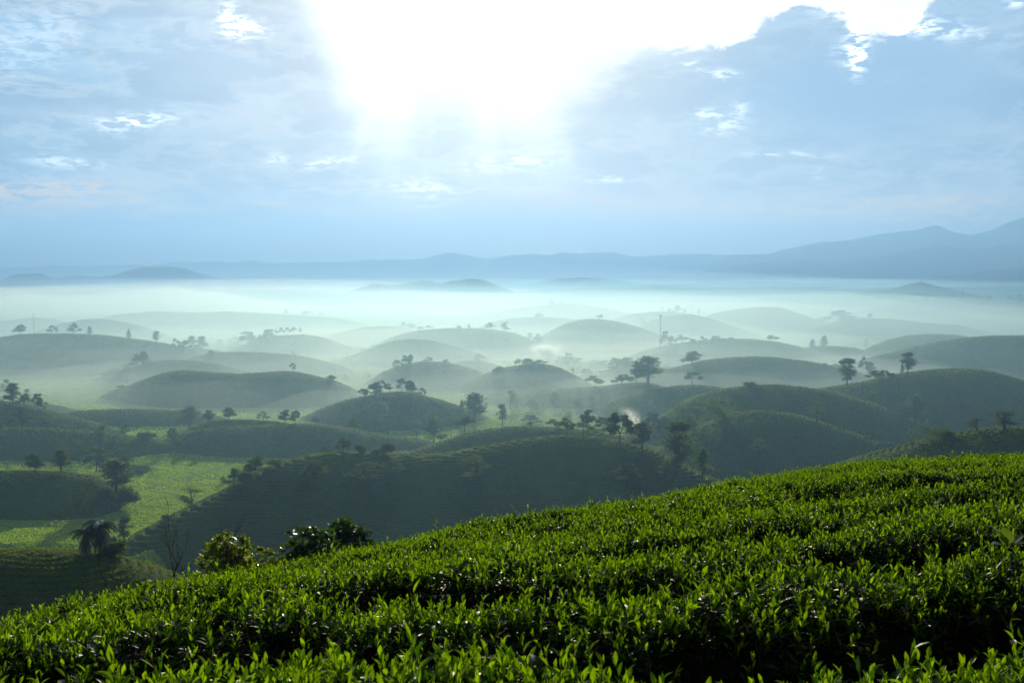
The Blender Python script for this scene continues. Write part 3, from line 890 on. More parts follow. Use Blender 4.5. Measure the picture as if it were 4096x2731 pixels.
def tea_rowdip(x, y):
    """depth of the picking lanes between the tea hedges and the swell of their tops"""
    r0 = np.interp(x, [-6, -2.5, -0.9, -0.25, 0.6, 1.3, 2.2, 4.5], [3.4, 3.9, 4.35, 4.0, 3.75, 3.9, 4.45, 5.2])
    k = np.clip((y - 4.5) / 3.5, 0, 1)
    r = y - r0 * (1 - k) - (3.9 + 0.13 * x) * k + (fbm(x / 3.4, y / 3.4, 61) - 0.5) * 1.5 * k
    ph = r / 1.62
    fr = ph - np.floor(ph)
    d = np.minimum(fr, 1 - fr) * 1.62
    lane = np.exp(-(d / 0.24) ** 2)
    strong = 0.34 + 0.66 * np.clip((fbm(x / 2.6, y / 2.6, 71) - 0.26) * 4.0, 0, 1)
    first = np.exp(-((y - r0) / 0.36) ** 2) * (0.25 + 0.75 * np.clip((x + 0.6) / 1.2, 0, 1))
    gapr = np.exp(-((y - 9.0 - 0.10 * (x - 3.4)) / 0.42) ** 2) * np.clip((x - 2.6) / 0.8, 0, 1) + np.exp(-((y - 11.6 - 0.2 * (x - 5)) / 0.5) ** 2) * np.clip((x - 2.9) / 0.8, 0, 1)
    lane = np.clip(lane + first + gapr * .9, 0, 1.25)
    strong = np.clip(strong + first + gapr, 0, 1)
    bump = (fbm(x / 0.75, y / 0.75, 81) - 0.47) * 0.26 + (fbm(x / 2.2, y / 2.2, 82) - 0.47) * 0.30
    return -lane * (0.46 * np.maximum(strong, 0.0)) + bump, lane * strong


def build_tea():
    rng = np.random.default_rng(4)
    shoots = bpy.data.collections.new('tea_shoots')
    NY, NO = 12, 5
    for i in range(NY):
        o = make_shoot(100 + i, True)
        o.name = 'tea_shoot_a%02d' % i
        shoots.objects.link(o)
    for i in range(NO):
        o = make_shoot(300 + i, False)
        o.name = 'tea_shoot_b%02d' % i
        shoots.objects.link(o)
    # canopy body
    ys = np.concatenate([np.arange(-2.0, 12, 0.07), np.arange(12, 34, 0.14), np.arange(34, 60, 1.0)])
    us = np.linspace(-0.82, 0.82, 420)
    Y = np.repeat(ys[:, None], len(us), 1)
    X = us[None, :] * (Y + 4.0)
    dip, lane = tea_rowdip(X, Y)
    Z = near_z(X, Y) + dip - 0.10
    co = np.stack([X, Y, Z + ZC], -1).reshape(-1, 3)
    idx = np.arange(co.shape[0]).reshape(Y.shape)
    f = np.stack([idx[:-1, :-1], idx[:-1, 1:], idx[1:, 1:], idx[1:, :-1]], -1).reshape(-1, 4)
    nb = len(co)
    # shoots
    P, R, S, I = [], [], [], []

    def scatter(y0, y1, dens, oldfrac, scl):
        A = 0.5 * 0.70 * 2 * ((y1 + 2.2) ** 2 - (y0 + 2.2) ** 2)
        n = int(A * dens)
        yy = np.sqrt(rng.uniform((y0 + 2.2) ** 2, (y1 + 2.2) ** 2, n)) - 2.2
        xx = rng.uniform(-0.70, 0.70, n) * (yy + 2.2)
        dip, lane = tea_rowdip(xx, yy)
        clump = fbm(xx / 0.22, yy / 0.22, 91, 3)
        keep = rng.uniform(0, 1, n) < np.clip(1.15 - lane * 0.95, 0, 1) * np.clip(0.35 + (clump - 0.28) * 3.2, 0.25, 1)
        xx, yy, dip, clump, lane = xx[keep], yy[keep], dip[keep], clump[keep], lane[keep]
        n = len(xx)
        old = (rng.uniform(0, 1, n) < oldfrac + lane * 0.5)
        zz = near_z(xx, yy) + dip - 0.045 + (clump - 0.45) * 0.10 - old * rng.uniform(0.0, 0.05, n) + rng.uniform(-0.03, 0.02, n)
        tall = rng.uniform(0, 1, n) < 0.012
        zz = zz + tall * 0.05
        P.append(np.stack([xx, yy, zz + ZC], -1))
        R.append(np.stack([rng.normal(0, 0.22, n), rng.normal(0, 0.22, n), rng.uniform(0, 6.283, n)], -1))
        S.append(rng.uniform(0.75, 1.25, n) * scl * np.where(tall, 1.35, 1.0))
        I.append(np.where(old, NY + rng.integers(0, NO, n), rng.integers(0, NY, n)))

    scatter(-1.0, 5.0, 900, 0.50, 1.06)
    scatter(5.0, 9.0, 960, 0.50, 0.95)
    scatter(9.0, 15.0, 800, 0.48, 0.95)
    scatter(15.0, 30.0, 520, 0.42, 1.0)
    scatter(30.0, 42.0, 60, 0.2, 1.6)
    P, R, S, I = np.concatenate(P), np.concatenate(R), np.concatenate(S), np.concatenate(I)
    print('tea shoots', len(P))
    me = bpy.data.meshes.new('tea_bushes')
    allv = np.concatenate([co, P]).astype(np.float32)
    me.vertices.add(len(allv))
    me.vertices.foreach_set('co', allv.ravel())
    me.loops.add(f.size)
    me.loops.foreach_set('vertex_index', f.astype(np.int32).ravel())
    me.polygons.add(len(f))
    me.polygons.foreach_set('loop_start', np.arange(0, f.size, 4, dtype=np.int32))
    me.update(calc_edges=True)
    me.polygons.foreach_set('use_smooth', np.ones(len(f), dtype=bool))
    z3 = np.zeros((nb, 3))
    a = me.attributes.new('shoot_rot', 'FLOAT_VECTOR', 'POINT')
    a.data.foreach_set('vector', np.concatenate([z3, R]).astype(np.float32).ravel())
    a = me.attributes.new('shoot_scale', 'FLOAT', 'POINT')
    a.data.foreach_set('value', np.concatenate([np.zeros(nb), S]).astype(np.float32))
    a = me.attributes.new('shoot_kind', 'INT', 'POINT')
    a.data.foreach_set('value', np.concatenate([np.full(nb, -1), I]).astype(np.int32))
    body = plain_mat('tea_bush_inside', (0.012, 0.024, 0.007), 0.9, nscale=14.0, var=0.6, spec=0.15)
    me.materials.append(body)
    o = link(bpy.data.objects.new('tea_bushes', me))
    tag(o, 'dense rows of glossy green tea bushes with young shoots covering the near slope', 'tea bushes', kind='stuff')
    ng = bpy.data.node_groups.new('tea_scatter', 'GeometryNodeTree')
    ng.interface.new_socket('Geometry', in_out='INPUT', socket_type='NodeSocketGeometry')
    ng.interface.new_socket('Geometry', in_out='OUTPUT', socket_type='NodeSocketGeometry')
    gi = ng.nodes.new('NodeGroupInput')
    go = ng.nodes.new('NodeGroupOutput')
    L = ng.links.new
    kd = ng.nodes.new('GeometryNodeInputNamedAttribute')
    kd.data_type = 'INT'
    kd.inputs['Name'].default_value = 'shoot_kind'
    cmp = ng.nodes.new('FunctionNodeCompare')
    cmp.data_type = 'INT'
    cmp.operation = 'GREATER_EQUAL'
    L(kd.outputs[0], cmp.inputs[2])
    cmp.inputs[3].default_value = 0
    sep = ng.nodes.new('GeometryNodeSeparateGeometry')
    sep.domain = 'POINT'
    L(gi.outputs[0], sep.inputs[0])
    L(cmp.outputs[0], sep.inputs[1])
    ci = ng.nodes.new('GeometryNodeCollectionInfo')
    ci.inputs[0].default_value = shoots
    ci.inputs[1].default_value = True
    ci.inputs[2].default_value = True
    rt = ng.nodes.new('GeometryNodeInputNamedAttribute')
    rt.data_type = 'FLOAT_VECTOR'
    rt.inputs['Name'].default_value = 'shoot_rot'
    sc = ng.nodes.new('GeometryNodeInputNamedAttribute')
    sc.data_type = 'FLOAT'
    sc.inputs['Name'].default_value = 'shoot_scale'
    e2r = ng.nodes.new('FunctionNodeEulerToRotation')
    L(rt.outputs[0], e2r.inputs[0])
    iop = ng.nodes.new('GeometryNodeInstanceOnPoints')
    L(sep.outputs[0], iop.inputs['Points'])
    L(ci.outputs[0], iop.inputs['Instance'])
    iop.inputs['Pick Instance'].default_value = True
    L(kd.outputs[0], iop.inputs['Instance Index'])
    L(e2r.outputs[0], iop.inputs['Rotation'])
    L(sc.outputs[0], iop.inputs['Scale'])
    jn = ng.nodes.new('GeometryNodeJoinGeometry')
    L(iop.outputs[0], jn.inputs[0])
    L(sep.outputs[1], jn.inputs[0])
    L(jn.outputs[0], go.inputs[0])
    md = o.modifiers.new('scatter', 'NODES')
    md.node_group = ng
    return o


build_tea()

# ------------------------------------------------------------------ trees
far_leaf = leaf_mat('tree_leaf', (0.030, 0.060, 0.014), (0.16, 0.25, 0.02), 0.42, 0.7, 0.15, 0.4, 0.8, objvar=0.25)
pale_leaf = leaf_mat('pale_tree_leaf', (0.045, 0.075, 0.014), (0.19, 0.27, 0.02), 0.5, 0.8, 0.1, 0.35, 0.8, objvar=0.2)
dark_leaf = leaf_mat('dark_tree_leaf', (0.018, 0.045, 0.010), (0.09, 0.20, 0.012), 0.42, 0.35, 0.5, 0.4, 1.0)
gold_leaf = leaf_mat('yellow_tree_leaf', (0.050, 0.085, 0.008), (0.33, 0.43, 0.008), 0.55, 0.35, 0.5, 0.4, 1.0, (0.10, 0.17, 0.01))


def crown_mesh(name, blobs, leaf, mat, seed, twigs=16, per=14, spread=0.30):
    """small leaf clumps gathered round twig ends inside several boughs"""
    rng = np.random.default_rng(seed)
    C = []
    for (cx, cy_, cz, rx, rz, w) in blobs:
        n = max(3, int(twigs * w))
        d = rng.normal(size=(n, 3))
        d /= np.linalg.norm(d, axis=1)[:, None]
        rr = rng.uniform(0.35, 1.0, n) ** 0.6
        tw = np.stack([cx + d[:, 0] * rr * rx, cy_ + d[:, 1] * rr * rx, cz + d[:, 2] * rr * rz], -1)
        for t in tw:
            k = max(3, int(per * rng.uniform(0.4, 1.5)))
            q = rng.normal(size=(k, 3)) * np.array([rx, rx, rz * 0.8]) * spread * rng.uniform(0.6, 1.2)
            C.append(t + q)
    C = np.concatenate(C)
    n = len(C)
    a = rng.normal(size=(n, 3))
    a[:, 2] *= 0.7
    a /= np.linalg.norm(a, axis=1)[:, None]
    b = rng.normal(size=(n, 3))
    b -= a * (a * b).sum(1)[:, None]
    b /= np.linalg.norm(b, axis=1)[:, None]
    s = leaf * rng.uniform(0.6, 1.4, n)[:, None]
    cr = np.cross(a, b) * s * 0.18
    v = np.stack([C - a * s, C - b * s * 0.42 + cr, C + a * s, C + b * s * 0.42 + cr], 1).reshape(-1, 3)
    f = np.arange(4 * n).reshape(n, 4)
    return mesh_from(name, v, f, (mat,))


def trunk_mesh(name, blobs, r0, seed, forks=0.35, mat=bark, top=None):
    r = random.Random(seed)
    b = MB()
    fz = forks
    f0 = Vector((r.uniform(-0.03, 0.03), r.uniform(-0.03, 0.03), fz))
    b.tube([(0, 0, -0.06), (0, 0, 0.0), f0 * 0.55 + Vector((r.uniform(-.015, .015), 0, 0)), f0], [r0 * 1.6, r0 * 1.15, r0 * 0.9, r0 * 0.8], 7)
    for (cx, cy_, cz, rx, rz, w) in blobs:
        e = Vector((cx, cy_, cz))
        s = f0 if cz > fz else f0 * 0.75
        mid = s.lerp(e, 0.5) + Vector((r.uniform(-.03, .03), r.uniform(-.03, .03), -0.02))
        b.tube([s - Vector((0, 0, 0.01)), mid, e], [r0 * 0.6, r0 * 0.42, r0 * 0.15], 5)
        for k in range(3):
            tip = e + Vector((r.uniform(-1, 1) * rx * .8, r.uniform(-1, 1) * rx * .8, r.uniform(-.4, .9) * rz * .8))
            b.tube([mid.lerp(e, 0.5), e.lerp(tip, 0.5), tip], [r0 * 0.22, r0 * 0.14, r0 * 0.05], 4)
    return b.mesh(name, mat, True)


def blobs_for(kind, r):
    B = []
    if kind == 'round':
        n = r.randint(6, 10)
        for i in range(n):
            a = i * 2.4 + r.uniform(-.9, .9)
            t = i / (n - 1)
            o = r.uniform(.16, .36) * (1.1 - t * .75)
            B.append((math.cos(a) * o, math.sin(a) * o, 0.36 + 0.52 * t + r.uniform(-.08, .08), r.uniform(.07, .17), r.uniform(.06, .12), r.uniform(.6, 1.3)))
    elif kind == 'tall':
        z = 0.3
        while z < 0.95:
            a = r.uniform(0, 6.28)
            o = r.uniform(0.02, 0.16) * (1.15 - z)
            B.append((math.cos(a) * o, math.sin(a) * o, z, r.uniform(.09, .17) * (1.2 - z * .55), r.uniform(.07, .11), r.uniform(.6, 1.2)))
            z += r.uniform(0.055, 0.10)
    elif kind == 'umbrella':
        n = r.randint(6, 8)
        for i in range(n):
            a = i * 2.4 + r.uniform(-.4, .4)
            o = 0.42 * math.sqrt((i + .3) / n)
            B.append((math.cos(a) * o, math.sin(a) * o, 0.84 - o * 0.55 + r.uniform(-.22, .08), r.uniform(.12, .19), r.uniform(.07, .12), r.uniform(.7, 1.1)))
    elif kind == 'column':
        z = 0.22
        while z < 0.95:
            B.append((r.uniform(-.03, .03), r.uniform(-.03, .03), z, 0.17 * math.sin(math.pi * min(1, (z * .8 + .22))) + 0.05, 0.09, 0.7))
            z += 0.1
    elif kind == 'bush':
        for i in range(7):
            a = i * 2.4
            o = 0.42 * math.sqrt((i + .2) / 7)
            B.append((math.cos(a) * o, math.sin(a) * o, 0.45 + r.uniform(-.12, .2) - o * .3, r.uniform(.2, .28), r.uniform(.2, .28), 1.1))
    elif kind == 'airy':
        n = r.randint(7, 10)
        for i in range(n):
            a = r.uniform(0, 6.28)
            t = i / (n - 1)
            o = r.uniform(0.05, 0.27) * math.sin(math.pi * (0.25 + t * .7))
            B.append((math.cos(a) * o, math.sin(a) * o, 0.32 + 0.6 * t, r.uniform(.08, .15), r.uniform(.06, .1), r.uniform(.4, .9)))
    elif kind == 'leaning':
        B = [(-0.02, 0, 0.95, .07, .06, .7), (0.03, 0, 0.78, .10, .06, .8), (0.18, 0.02, 0.62, .13, .08, .9), (0.36, -0.02, 0.5, .16, .09, 1.1),
             (0.52, 0.0, 0.38, .15, .1, 1.1), (0.28, 0.05, 0.52, .12, .08, .8)]
    elif kind == 'split':                       # flat top tier above a tall lower body
        B = [(0.0, 0, 0.91, .12, .08, 1.0), (0.08, 0.03, 0.86, .10, .08, .8), (-0.08, -.03, .85, .10, .08, .8), (0.02, 0, .66, .17, .10, 1.2), (-.08, .03, .55, .15, .10, 1.1),
             (.09, -.02, .5, .15, .1, 1.0), (0.03, .03, .38, .14, .09, 1.0), (.0, -.03, .27, .10, .07, .7)]
    return B


PROTO = {}


def proto(kind, i, pale=False):
    key = (kind, i, pale)
    if key in PROTO: return PROTO[key]
    r = random.Random(hash_s(kind) + i * 17)
    bl = blobs_for(kind, r)
    dens = {'round': (26, 16, .030), 'tall': (20, 15, .026), 'umbrella': (22, 14, .030), 'column': (20, 15, .03), 'bush': (26, 16, .055), 'airy': (15, 10, .026), 'leaning': (22, 14, .024),
            'split': (24, 16, .026)}[kind]
    mat = pale_leaf if pale else far_leaf
    cm = crown_mesh('crown', bl, dens[2], mat, hash_s(kind) + i, dens[0], dens[1])
    fk = {'round': .3, 'tall': .55, 'umbrella': .45, 'column': .5, 'bush': .12, 'airy': .35, 'leaning': .5, 'split': .6}[kind]
    tm = trunk_mesh('trunk', bl, {'bush': .02, 'column': .014}.get(kind, .017), i + 5, fk)
    co = np.empty(len(cm.vertices) * 3, np.float32)
    cm.vertices.foreach_get('co', co)
    co = co.reshape(-1, 3)
    lo, hi = np.percentile(co[:, 0], 1.0), np.percentile(co[:, 0], 99.0)
    PROTO[key] = (cm, tm, float(hi - lo), float(np.percentile(co[:, 2], 99.5)), float(hi + lo) / 2)
    return PROTO[key]


def hash_s(s):
    return sum(ord(c) * (k + 1) for k, c in enumerate(s))


def march(px, py):
    """distance at which the sight line through a pixel meets the ground"""
    u, w = ray(px, py)
    D = 140 * 1.0025 ** np.arange(0, 1700)
    z, _, _ = terrain(u * D, D)
    hit = np.nonzero(w * D <= z)[0]
    return float(D[hit[0]]) if len(hit) else 3000.0


NT = 0


def place_tree(px, base, top, kind, wpx, label, pale=False, cat='tree', group='trees on the tea hills', D=None, name=None):
    global NT
    NT += 1
    if D is None:
        D = march(px, base)
        tries = 0
        b2 = base
        while D > 2800 and tries < 12:       # base drawn a touch above the crest line
            b2 += 3
            D = march(px, b2)
            tries += 1
    u, w = ray(px, top)
    x, y = u * D, D
    gz = ground(x, y)
    ztop = w * D + ZC
    h = max(ztop - gz, 1.0)
    cm, tm, pw, ph, pc = proto(kind, (NT * 7 // 3) % 6, pale)
    W = wpx / F * D * 1.18
    sx = W / pw
    root = empty(name or ('shrub' if kind == 'bush' else 'tree'), (x, y, gz - 0.1))
    root.rotation_euler = (0, 0, (random.Random(NT).uniform(-0.5, 0.5) if kind in ('leaning', 'split') else random.Random(NT).uniform(0, 6.28)))
    root.scale = (sx, sx, (h + .1) / ph)
    tag(root, label, 'shrub' if kind == 'bush' else cat, 'shrubs on the tea hills' if kind == 'bush' else group)
    c = link(bpy.data.objects.new('crown', cm), root)
    t = link(bpy.data.objects.new('trunk', tm), root)
    return root


# (px, base py, top py, kind, crown width px, label[, pale])
TREES = [
    # the hill with a row of trees on its crest, far left
    (79, 1339, 1299, 'round', 43, 'round hazy tree left of the thin mast on the far hill crest'),
    (207, 1337, 1301, 'round', 36, 'bushy tree just right of the thin mast on the far hill crest'),
    (293, 1336, 1293, 'round', 34, 'second tree right of the thin mast on the far hill crest'),
    (358, 1341, 1305, 'column', 19, 'narrow upright tree, third right of the thin mast'),
    (514, 1355, 1316, 'column', 17, 'lone narrow tree on the sloping shoulder of the mast hill'),
    (624, 1369, 1325, 'tall', 26, 'slim tree low on the shoulder of the mast hill'),
    (177, 1440, 1386, 'tall', 28, 'tallest tree of the dark line below the mast hill'),
    (20, 1422, 1400, 'round', 50, 'tree at the left end of the dark line below the mast hill'),
    (75, 1428, 1404, 'round', 46, 'second tree from the left in the dark line below the mast hill'),
    (120, 1434, 1408, 'round', 40, 'third tree from the left in the dark line below the mast hill'),
    (215, 1450, 1425, 'round', 44, 'tree just right of the tallest one in the dark line below the mast hill'),
    (250, 1462, 1434, 'round', 46, 'tree halfway down the dark line below the mast hill'),
    (292, 1468, 1430, 'round', 40, 'taller round tree in the lower half of the dark line'),
    (330, 1484, 1446, 'round', 48, 'tree near the lower end of the dark line of trees'),
    (385, 1500, 1462, 'round', 60, 'broad faint tree at the lower end of the dark line'),
    (450, 1512, 1474, 'round', 60, 'faint tree in mist above the long left hill'),
    (545, 1470, 1415, 'round', 52, 'left half of the big dark clump above the long left hill'),
    (572, 1472, 1406, 'tall', 44, 'taller right half of the big dark clump above the long left hill'),
    (846, 1450, 1401, 'round', 44, 'dark tree on the pale green terrace left of centre'),
    (700, 1398, 1353, 'round', 30, 'leftmost tree of the grove beside the bright tin roof'),
    (735, 1400, 1362, 'round', 40, 'second tree of the grove beside the bright tin roof'),
    (768, 1400, 1343, 'round', 48, 'tallest tree of the grove left of the bright tin roof'),
    (808, 1398, 1345, 'tall', 34, 'tree touching the left side of the bright tin roof'),
    (880, 1390, 1356, 'round', 36, 'small tree just right of the bright tin roof'),
    (937, 1392, 1346, 'round', 40, 'tree second to the right of the bright tin roof'),
    (990, 1392, 1327, 'round', 58, 'broad tree third to the right of the bright tin roof'),
    (1045, 1392, 1340, 'round', 40, 'tree fourth to the right of the bright tin roof'),
    (1073, 1388, 1318, 'round', 48, 'dark full tree beside the row of slender trees on a crest'),
    (1105, 1345, 1314, 'umbrella', 16, 'first slender tree of the row on the small left crest'),
    (1126, 1345, 1310, 'umbrella', 22, 'second slender tree of the row on the small left crest'),
    (1148, 1345, 1308, 'umbrella', 26, 'third slender tree of the row on the small left crest'),
    (1172, 1344, 1308, 'umbrella', 24, 'fourth slender tree of the row on the small left crest'),
    (1200, 1343, 1309, 'umbrella', 11, 'last thin tree of the row on the small left crest'),
    (1165, 1404, 1373, 'tall', 24, 'small upright tree below the row of slender trees'),
    (1131, 1408, 1387, 'round', 40, 'low wide tree below the row of slender trees'),
    (1171, 1490, 1452, 'umbrella', 26, 'lone small flat topped tree on the long left hill crest'),
    (1325, 1527, 1500, 'round', 46, 'low dark tree on the right slope of the long left hill'),
    (484, 1552, 1540, 'bush', 28, 'small shrub on the left slope of the long left hill'),
    (684, 1246, 1221, 'round', 42, 'pale clump on the misty far crest at left'),
    (1143, 1259, 1234, 'column', 13, 'faint single tree on the misty far crest left of centre'),
    (1222, 1264, 1243, 'round', 26, 'left one of the faint pair on the misty far crest'),
    (1248, 1264, 1239, 'round', 24, 'right one of the faint pair on the misty far crest'),
    (1282, 1268, 1247, 'round', 18, 'faint tree at the end of the misty far crest'),
    (428, 1277, 1265, 'round', 10, 'tiny tree on the pale dome behind the mast hill'),
    (1613, 1311, 1287, 'round', 18, 'tree at the junction of the two pale centre domes'),
    (1643, 1322, 1296, 'round', 36, 'wide tree right of the junction of the two pale centre domes'),
    (1681, 1322, 1305, 'umbrella', 24, 'small tree on the left shoulder of the wide pale dome'),
    (1717, 1320, 1302, 'umbrella', 30, 'flat tree on the left shoulder of the wide pale dome'),
    (1836, 1316, 1301, 'round', 20, 'low round tree on top of the wide pale dome'),
    (1875, 1316, 1295, 'column', 10, 'thin tree on top of the wide pale dome'),
    (1961, 1320, 1290, 'round', 32, 'left one of two trees behind the wide pale dome'),
    (2019, 1328, 1288, 'round', 30, 'right one of two trees behind the wide pale dome'),
    # round hill left of centre
    (1588, 1475, 1440, 'round', 38, 'dark tree on the left flank of the dome left of centre'),
    (1620, 1462, 1422, 'round', 26, 'left stem of the tall pair on the dome left of centre'),
    (1640, 1460, 1418, 'round', 24, 'right stem of the tall pair on the dome left of centre'),
    (1713, 1450, 1427, 'round', 30, 'small tree on the very top of the dome left of centre'),
    (1782, 1454, 1437, 'round', 28, 'low tree on the right flank of the dome left of centre'),
    (1914, 1446, 1416, 'round', 38, 'tree on the small mound between two centre domes'),
    (1999, 1500, 1466, 'bush', 38, 'dark round shrub on the left edge of the centre dome'),
    (2025, 1466, 1442, 'round', 42, 'misty tree behind the left edge of the centre dome'),
    (2078, 1462, 1436, 'round', 44, 'dark low tree on the crest left of the bright smoke'),
    (2110, 1457, 1434, 'round', 42, 'low tree directly left of the bright smoke base'),
    (2155, 1455, 1440, 'round', 60, 'low wide tree at the base of the bright smoke'),
    (2243, 1468, 1425, 'round', 40, 'tree right of the bright smoke base'),
    (2280, 1480, 1412, 'umbrella', 62, 'dark spreading tree standing right of the bright smoke'),
    (2115, 1362, 1331, 'round', 34, 'left one of two misty trees above the bright smoke'),
    (2152, 1378, 1336, 'round', 34, 'right one of two misty trees above the bright smoke'),
    (2155, 1273, 1252, 'bush', 28, 'round shrub on the pale crest above the smoke'),
    (2311, 1277, 1258, 'round', 14, 'small tree on the saddle of the big pale dome'),
    (2401, 1280, 1256, 'umbrella', 24, 'flat tree on the crown of the big pale dome'),
    (2206, 1220, 1204, 'round', 34, 'left clump on the farthest pale centre crest'),
    (2246, 1218, 1204, 'round', 20, 'right clump on the farthest pale centre crest'),
    (2569, 1306, 1271, 'tall', 20, 'slim tree above the right slope of the big pale dome'),
    (2647, 1247, 1229, 'round', 11, 'tiny tree above the top of the radio tower'),
    (2677, 1250, 1232, 'round', 16, 'small pale tree just right of the radio tower top'),
    (2708, 1256, 1220, 'round', 30, 'thick dark tree right of the radio tower top'),
    (2739, 1254, 1235, 'column', 12, 'low narrow tree between two taller ones right of the tower'),
    (2767, 1255, 1213, 'tall', 18, 'tallest thin tree on the crest right of the tower'),
    (2796, 1262, 1234, 'round', 15, 'small tree at the end of the crest right of the tower'),
    (2661, 1385, 1324, 'round', 26, 'rounded tree touching the radio tower on its right'),
    (2686, 1385, 1344, 'round', 30, 'lower tree second right of the radio tower'),
    (2729, 1380, 1339, 'umbrella', 40, 'flat crowned tree third right of the radio tower'),
    (2770, 1390, 1354, 'round', 40, 'low tree in the row right of the radio tower'),
    (2813, 1382, 1345, 'round', 36, 'pointed tree in the middle of the row right of the tower'),
    (2863, 1380, 1344, 'round', 38, 'second pointed tree in the row right of the tower'),
    (2893, 1374, 1351, 'round', 16, 'smallest tree in the row right of the tower'),
    (2925, 1374, 1350, 'round', 36, 'last tree of the row right of the tower'),
    (3087, 1366, 1340, 'umbrella', 42, 'lone umbrella shaped tree on the crest right of the tower row'),
    (2617, 1452, 1411, 'round', 50, 'tree at the foot of the radio tower, left side'),
    (2679, 1456, 1399, 'round', 62, 'tall tree at the foot of the radio tower, right side'),
    (2768, 1462, 1406, 'round', 80, 'broad tree right of the radio tower foot'),
    (2380, 1470, 1440, 'round', 44, 'tree behind the leftmost house of the hamlet'),
    (2415, 1478, 1441, 'round', 52, 'tree behind the white roofs of the hamlet'),
    (2462, 1482, 1432, 'round', 60, 'broad tree above the white roofs of the hamlet'),
    (2505, 1486, 1430, 'round', 60, 'rightmost tree above the white roofs of the hamlet'),
    (2345, 1500, 1474, 'round', 36, 'small tree left of the lowest house of the hamlet'),
    (2455, 1530, 1488, 'round', 56, 'pale bushy tree right of the hamlet houses', True),
    (2490, 1538, 1498, 'round', 50, 'pale bushy tree between the hamlet and the big dark tree', True),
    (2545, 1540, 1447, 'round', 66, 'lower left half of the big dark tree mass'),
    (2592, 1540, 1426, 'tall', 92, 'highest tree of the big dark mass right of the hamlet'),
    (2380, 1552, 1503, 'umbrella', 62, 'dark flat topped tree below the hamlet'),
    (2768, 1542, 1487, 'umbrella', 66, 'umbrella tree on the crest under the tower trees'),
    (2690, 1500, 1482, 'umbrella', 34, 'low flat tree on the slope under the radio tower'),
    (3000, 1548, 1528, 'bush', 44, 'low shrub on the crest of the large right hill'),
    # centre ridge and below
    (1454, 1588, 1555, 'round', 38, 'small tree left of the spreading tree on the centre ridge'),
    (1495, 1582, 1534, 'round', 48, 'left half of the dark spreading tree on the centre ridge'),
    (1522, 1580, 1523, 'umbrella', 60, 'right half of the dark spreading tree on the centre ridge'),
    (1605, 1575, 1513, 'umbrella', 44, 'left one of the tall pair on top of the centre ridge'),
    (1642, 1578, 1522, 'round', 46, 'right one of the tall pair on top of the centre ridge'),
    (1686, 1590, 1550, 'round', 30, 'small tree right of the tall pair on the centre ridge'),
    (1640, 1625, 1558, 'airy', 66, 'loose tree growing below the tall pair on the centre ridge', True),
    (1895, 1680, 1571, 'tall', 72, 'tall ragged tree on the right foot of the centre ridge'),
    (1847, 1645, 1598, 'column', 20, 'faint narrow tree left of the tall ragged tree'),
    (2009, 1700, 1617, 'tall', 36, 'tall misty tree below the centre dome'),
    (2042, 1640, 1560, 'airy', 50, 'faint tree on the misty slope of the centre dome', True),
    (2120, 1694, 1660, 'round', 56, 'misty tree standing behind the low crest shrub'),
    (2215, 1625, 1570, 'round', 40, 'misty tree on the hollow slope below the hamlet', True),
    (2125, 1640, 1596, 'round', 44, 'faint tree left in the hollow below the hamlet', True),
    (2312, 1640, 1592, 'round', 44, 'faint tree right in the hollow below the hamlet', True),
    (2365, 1630, 1580, 'tall', 30, 'reddish faint tree in the hollow below the hamlet', True),
    (1414, 1725, 1668, 'round', 52, 'dim round tree on the lower left slope of the centre ridge', True),
    (1550, 1740, 1655, 'tall', 56, 'dim tall tree on the lower middle slope of the centre ridge', True),
    (1665, 1750, 1680, 'airy', 44, 'dim loose tree low on the centre ridge', True),
    (1732, 1700, 1640, 'round', 50, 'misty tree behind the dense tree on the notch'),
    # trees on crest just behind the main hill
    (1735, 1772, 1674, 'round', 86, 'dense full tree on the notch behind the main hill'),
    (1805, 1748, 1668, 'umbrella', 70, 'left one of the joined pair right of the dense tree'),
    (1858, 1738, 1662, 'umbrella', 62, 'right one of the joined pair right of the dense tree'),
    (2120, 1712, 1686, 'umbrella', 26, 'tiny flat shrub like tree on the crest behind the main hill'),
    (2218, 1722, 1676, 'umbrella', 54, 'low spreading tree on the crest behind the main hill'),
    (2268, 1750, 1668, 'umbrella', 54, 'flat tiered tree rising from the main hill crest'),
    (2332, 1752, 1671, 'leaning', 66, 'thin leaning tree with foliage drooping to its right'),
    (2478, 1772, 1653, 'round', 98, 'large full tree standing on the main hill crest'),
    (2569, 1800, 1690, 'tall', 76, 'ragged tree right of the largest tree on the main crest'),
    (2350, 1722, 1640, 'round', 60, 'big misty tree behind the thin leaning tree'),
    (2412, 1735, 1668, 'round', 66, 'misty tree between the leaning tree and the large full tree'),
    (2612, 1745, 1648, 'round', 64, 'dim tall tree right of the small rising smoke'),
    (2650, 1765, 1668, 'round', 52, 'dim tree second right of the small rising smoke'),
    (2712, 1908, 1686, 'split', 96, 'tallest two tiered tree on the right end of the main hill'),
    (2811, 1925, 1790, 'tall', 60, 'ragged tree right of the tallest two tiered tree'),
    (2832, 1800, 1698, 'airy', 68, 'loose yellowish tree behind the two tiered tree', True),
    (2790, 1700, 1606, 'umbrella', 66, 'left flat crowned tree of the grove under the right hills'),
    (2862, 1705, 1598, 'umbrella', 60, 'right flat crowned tree of the grove under the right hills'),
    (2760, 1740, 1660, 'round', 60, 'dim round tree under the grove of flat crowned trees'),
    (2890, 1745, 1650, 'airy', 50, 'thin pale tree at the right end of the grove', True),
    (3036, 1822, 1753, 'airy', 50, 'yellowish small tree low on the shaded right dome', True),
    (2990, 1925, 1878, 'airy', 50, 'small loose tree just above the tea near the right dome'),
